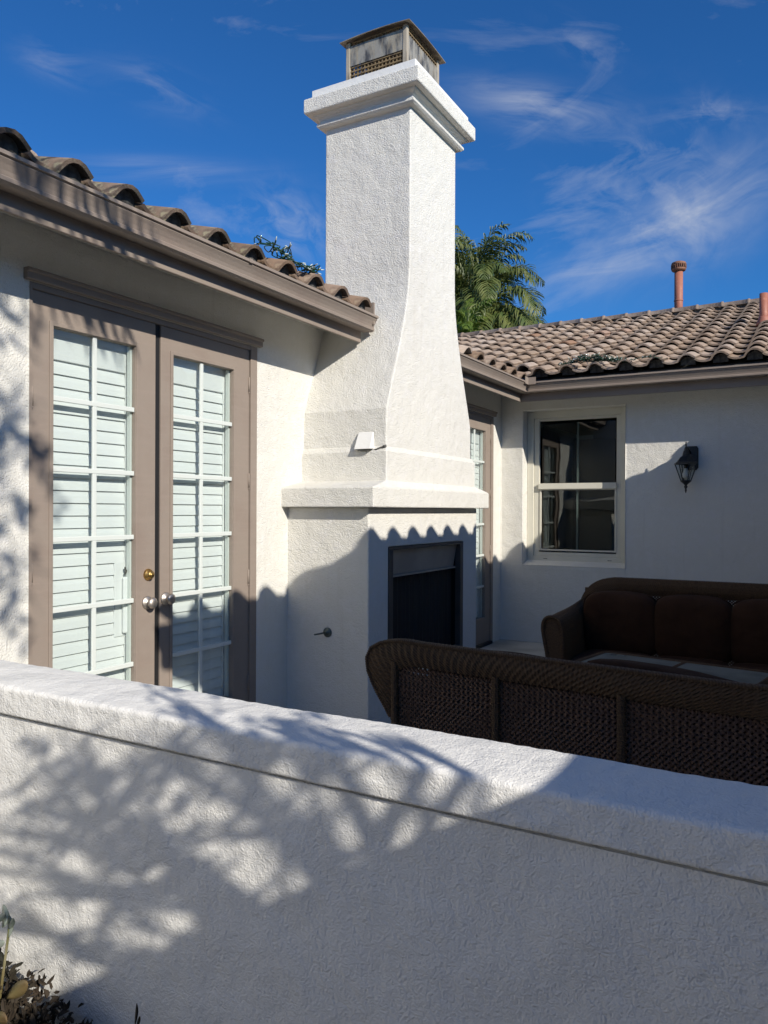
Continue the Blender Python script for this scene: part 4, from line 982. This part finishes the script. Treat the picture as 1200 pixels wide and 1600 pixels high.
rnd = random.Random(5)
for (x_, z_, r_) in ((1.15, .62, .13), (1.30, .75, .12), (1.35, .52, .15), (1.45, .36, .12), (1.52, .66, .16), (1.62, .82, .13), (1.68, .50, .16), (1.80, .68, .17), (1.86, .88, .14), (1.92, .50, .13), (2.02, .74, .13), (2.05, .95, .13), (1.20, .38, .14), (1.05, .50, .12), (1.60, .28, .12), (2.2, 1.00, .10), (1.75, 1.00, .13), (2.5, 1.04, .08), (1.36, .24, .11), (1.12, .26, .10), (0.95, .38, .11), (0.98, .22, .10)):
    cl.append((back(x_, 1.41, z_, 1.40+rnd.uniform(-.12, .12)), r_))
def wallp(px, py):
    d = ray(px, py); k = 1.40/d.y; p = CAM+d*k; return back(p.x, p.y, p.z, 1.05)
brs = [([wallp(*q) for q in ((600, 1330), (625, 1260), (655, 1205), (672, 1160), (650, 1110), (600, 1080))], 0.016),
       ([wallp(*q) for q in ((655, 1330), (700, 1240), (732, 1190), (718, 1150), (680, 1115), (690, 1080))], 0.013),
       ([wallp(*q) for q in ((600, 1330), (560, 1250), (520, 1190), (500, 1150), (440, 1110))], 0.015)]
bld = []
for i in range(34):                       # long narrow leaves hanging from the overhanging limb
    y_ = 1.45+i*0.034+rnd.uniform(-.03, .03); zt_ = 2.98-(y_-1.6)*0.25; dz = rnd.uniform(.16, .34); k_ = 1.75+rnd.uniform(-.1, .1)
    if rnd.random() < 0.25: continue
    bld.append((back(0.48, y_, zt_, k_), back(0.48, y_+rnd.uniform(.05, .16), zt_-dz, k_), rnd.uniform(.010, .017)))
leaf_tree('small leafy tree beyond the boundary wall, whose dappled shadow falls on the low wall', (4.75, 0.45, -0.12), (4.80, 0.25, 1.75), cl, 215, 0.034, 11, extra=brs, wd=0.36)
cl = []
for (y_, z_, r_) in ((2.18, 1.15, .20), (2.02, 1.42, .28), (2.10, 1.7, .26), (1.95, 2.1, .34), (1.75, 2.6, .36), (1.65, 3.0, .35), (1.6, 1.6, .4), (1.5, 2.1, .4), (1.3, 2.7, .45), (2.05, 2.75, .25), (2.2, 1.9, .18)):
    cl.append((back(0, y_, z_, 2.9+rnd.uniform(-.25, .25)), r_))
leaf_tree('taller tree behind the camera, whose soft shadow reaches the left wall and gutter', (5.3, -2.3, -0.12), (5.1, -1.4, 3.5), cl, 75, 0.10, 21, wd=0.22, blades=bld, extra=[([back(0.48, y_, z_, 1.75) for y_, z_ in ((0.6, 3.0), (1.3, 3.08), (1.9, 2.98), (2.5, 2.80))], 0.016)])

def sky_block_hedge(label, x0, x1, y0, y1, h, seed):  # added out of view to block low sky and lower the fill light
    rnd = random.Random(seed); t = thing('sky_block_hedge', label, 'sky_block_hedge', ((x0+x1)/2, (y0+y1)/2, -0.12)); o = Vector(t.location); b = MB()
    b.box(x0+0.35-o.x, x1-0.35-o.x, y0+0.35-o.y, y1-0.35-o.y, -0.1, h-0.3); b.build('branches', M_bark, t)
    b = MB(); A = 2*((x1-x0)+(y1-y0))*h; n = int(min(26000, A*120))
    for i in range(n):
        p = Vector((rnd.uniform(x0, x1), rnd.uniform(y0, y1), rnd.uniform(0, h)))
        f_ = rnd.randrange(5)
        if f_ == 0: p.x = x0
        elif f_ == 1: p.x = x1
        elif f_ == 2: p.y = y0
        elif f_ == 3: p.y = y1
        else: p.z = h
        p += Vector((rnd.gauss(0, .12), rnd.gauss(0, .12), rnd.gauss(0, .12)+0.25*mn.noise(p*0.6)))-Vector((o.x, o.y, 0))
        a = Vector((rnd.gauss(0, 1), rnd.gauss(0, 1), rnd.gauss(0, 1))).normalized()*0.16; s2 = a.orthogonal().normalized()*0.07
        b.add([p, p+a*.5+s2, p+a, p+a*.5-s2], [(0, 1, 2, 3)])
    b.build('foliage', M_leaf, t, stuff=True)
sky_block_hedge('unseen leafy screen far behind the photographer, added to block low sky', -12, 13.5, -10.5, -9.0, 4.2, 4)
sky_block_hedge('unseen leafy screen beyond the boundary wall on the right, added to block low sky', 12.5, 14.0, -8.5, 14, 3.8, 6)

# ------------------------------------------------------------------ plants at the foot of the low wall
def leafy(name, label, cat, loc, leaves, mt, stem=True):
    t = thing(name, label, cat, loc); o = Vector(loc)
    if stem:
        b = MB()
        for (p, d, l_, w_) in leaves[::2]: b.tube([(0, 0, -0.02), tuple((Vector(p)-o)*0.6), tuple(Vector(p)-o)], [0.004, 0.003, 0.002], 5)
        b.build('stem', M_leaf_olive, t)
    for (p, d, l_, w_) in leaves:
        p = Vector(p)-o; d = Vector(d).normalized(); s = d.cross(Vector((0.3, -1, 0.2))).normalized(); nn = d.cross(s).normalized(); b = MB(); nL = 7; vs = []
        for k in range(nL+1):
            q = k/nL; ww = w_*math.sin(math.pi*(q*0.92+0.04))**0.8; c_ = p+d*l_*q+nn*(0.10*l_*math.sin(q*2.2)); vs += [c_-s*ww+nn*ww*0.35, c_, c_+s*ww+nn*ww*0.35]
        b.add(vs, [f_ for k in range(nL) for f_ in ((3*k, 3*k+1, 3*k+4, 3*k+3), (3*k+1, 3*k+2, 3*k+5, 3*k+4))], 0, True)
        lf = b.build('leaf', mt, t); sl = lf.modifiers.new('thickness', 'SOLIDIFY'); sl.thickness = 0.0012
    return t
rnd = random.Random(2); lv = []
for i in range(9):
    a = rnd.uniform(-1.0, 1.3); lv.append(((1.195+rnd.uniform(-.03, .02), 1.27+rnd.uniform(-.03, .03), 0.315+rnd.uniform(-0.03, .03)), (math.sin(a), rnd.uniform(-.5, .3), math.cos(a)*0.9+0.2), rnd.uniform(.035, .058), rnd.uniform(.008, .011)))
leafy('pale_leaved_plant', 'plant with pale grey white leaves against the foot of the low wall, left edge', 'plant', (1.19, 1.25, -0.12), lv, M_leaf_pale)
lv = []
for i in range(16):
    a = rnd.uniform(-1.4, 1.4); lv.append(((1.24+rnd.uniform(-.09, .10), 1.20+rnd.uniform(-.06, .05), 0.165+rnd.uniform(-0.08, .055)), (math.sin(a), rnd.uniform(-.7, .3), math.cos(a)*0.6+0.15), rnd.uniform(.05, .085), rnd.uniform(.014, .022)))
leafy('olive_leaved_plant', 'low plant with broad olive and brown leaves below the pale leaved plant', 'plant', (1.24, 1.2, -0.12), lv, M_leaf_olive)
t = thing('dark_shrub', 'dark brown low shrub along the bottom left of the white wall', 'shrub', (1.30, 1.1, -0.12)); b = MB(); o = Vector((1.30, 1.1, -0.12))
for i in range(9000):
    x_ = rnd.uniform(0.85, 1.62); hmax = 0.170-0.10*max(0, x_-1.28)/0.3+0.02*mn.noise(Vector((x_*14, 2, 1)))*2; y_ = rnd.uniform(0.95, 1.37); z_ = rnd.uniform(-0.05, hmax)
    p = Vector((x_, y_, z_))-o; a = Vector((rnd.gauss(0, 1), rnd.gauss(0, 1), rnd.gauss(0, 1)+0.6)).normalized(); s2 = a.orthogonal().normalized(); l_ = rnd.uniform(.012, .034); w2 = l_*rnd.uniform(.14, .26); n2 = a.cross(s2)*l_*rnd.uniform(.0, .25)
    b.add([p, p+a*l_*.25+s2*w2-n2, p+a*l_*.7+s2*w2*.8-n2, p+a*l_+n2, p+a*l_*.7-s2*w2*.8-n2, p+a*l_*.25-s2*w2-n2], [(0, 1, 2, 3), (0, 3, 4, 5)])
b.build('foliage', M_leaf_dark, t, stuff=True)
b = MB()
for i in range(26):
    x_ = rnd.uniform(0.9, 1.55); b.tube([(x_-o.x, 0.05, 0), (x_-o.x+jit(.03), 0.05+jit(.1), 0.14), (x_-o.x+jit(.05), jit(.15), 0.27+jit(.03))], [0.004, 0.003, 0.0015], 5)
b.build('stem', M_bark, t)
lv = [((1.685, 1.30, 0.215), (0.05, 0, 1), 0.05, 0.004), ((1.69, 1.30, 0.21), (0.3, 0, 1), 0.03, 0.004)]
leafy('grass_shoot', 'single thin dark green shoot in front of the shaded wall base', 'plant', (1.685, 1.30, -0.12), lv, M_leaf_dark)

print('objects', len(bpy.data.objects))
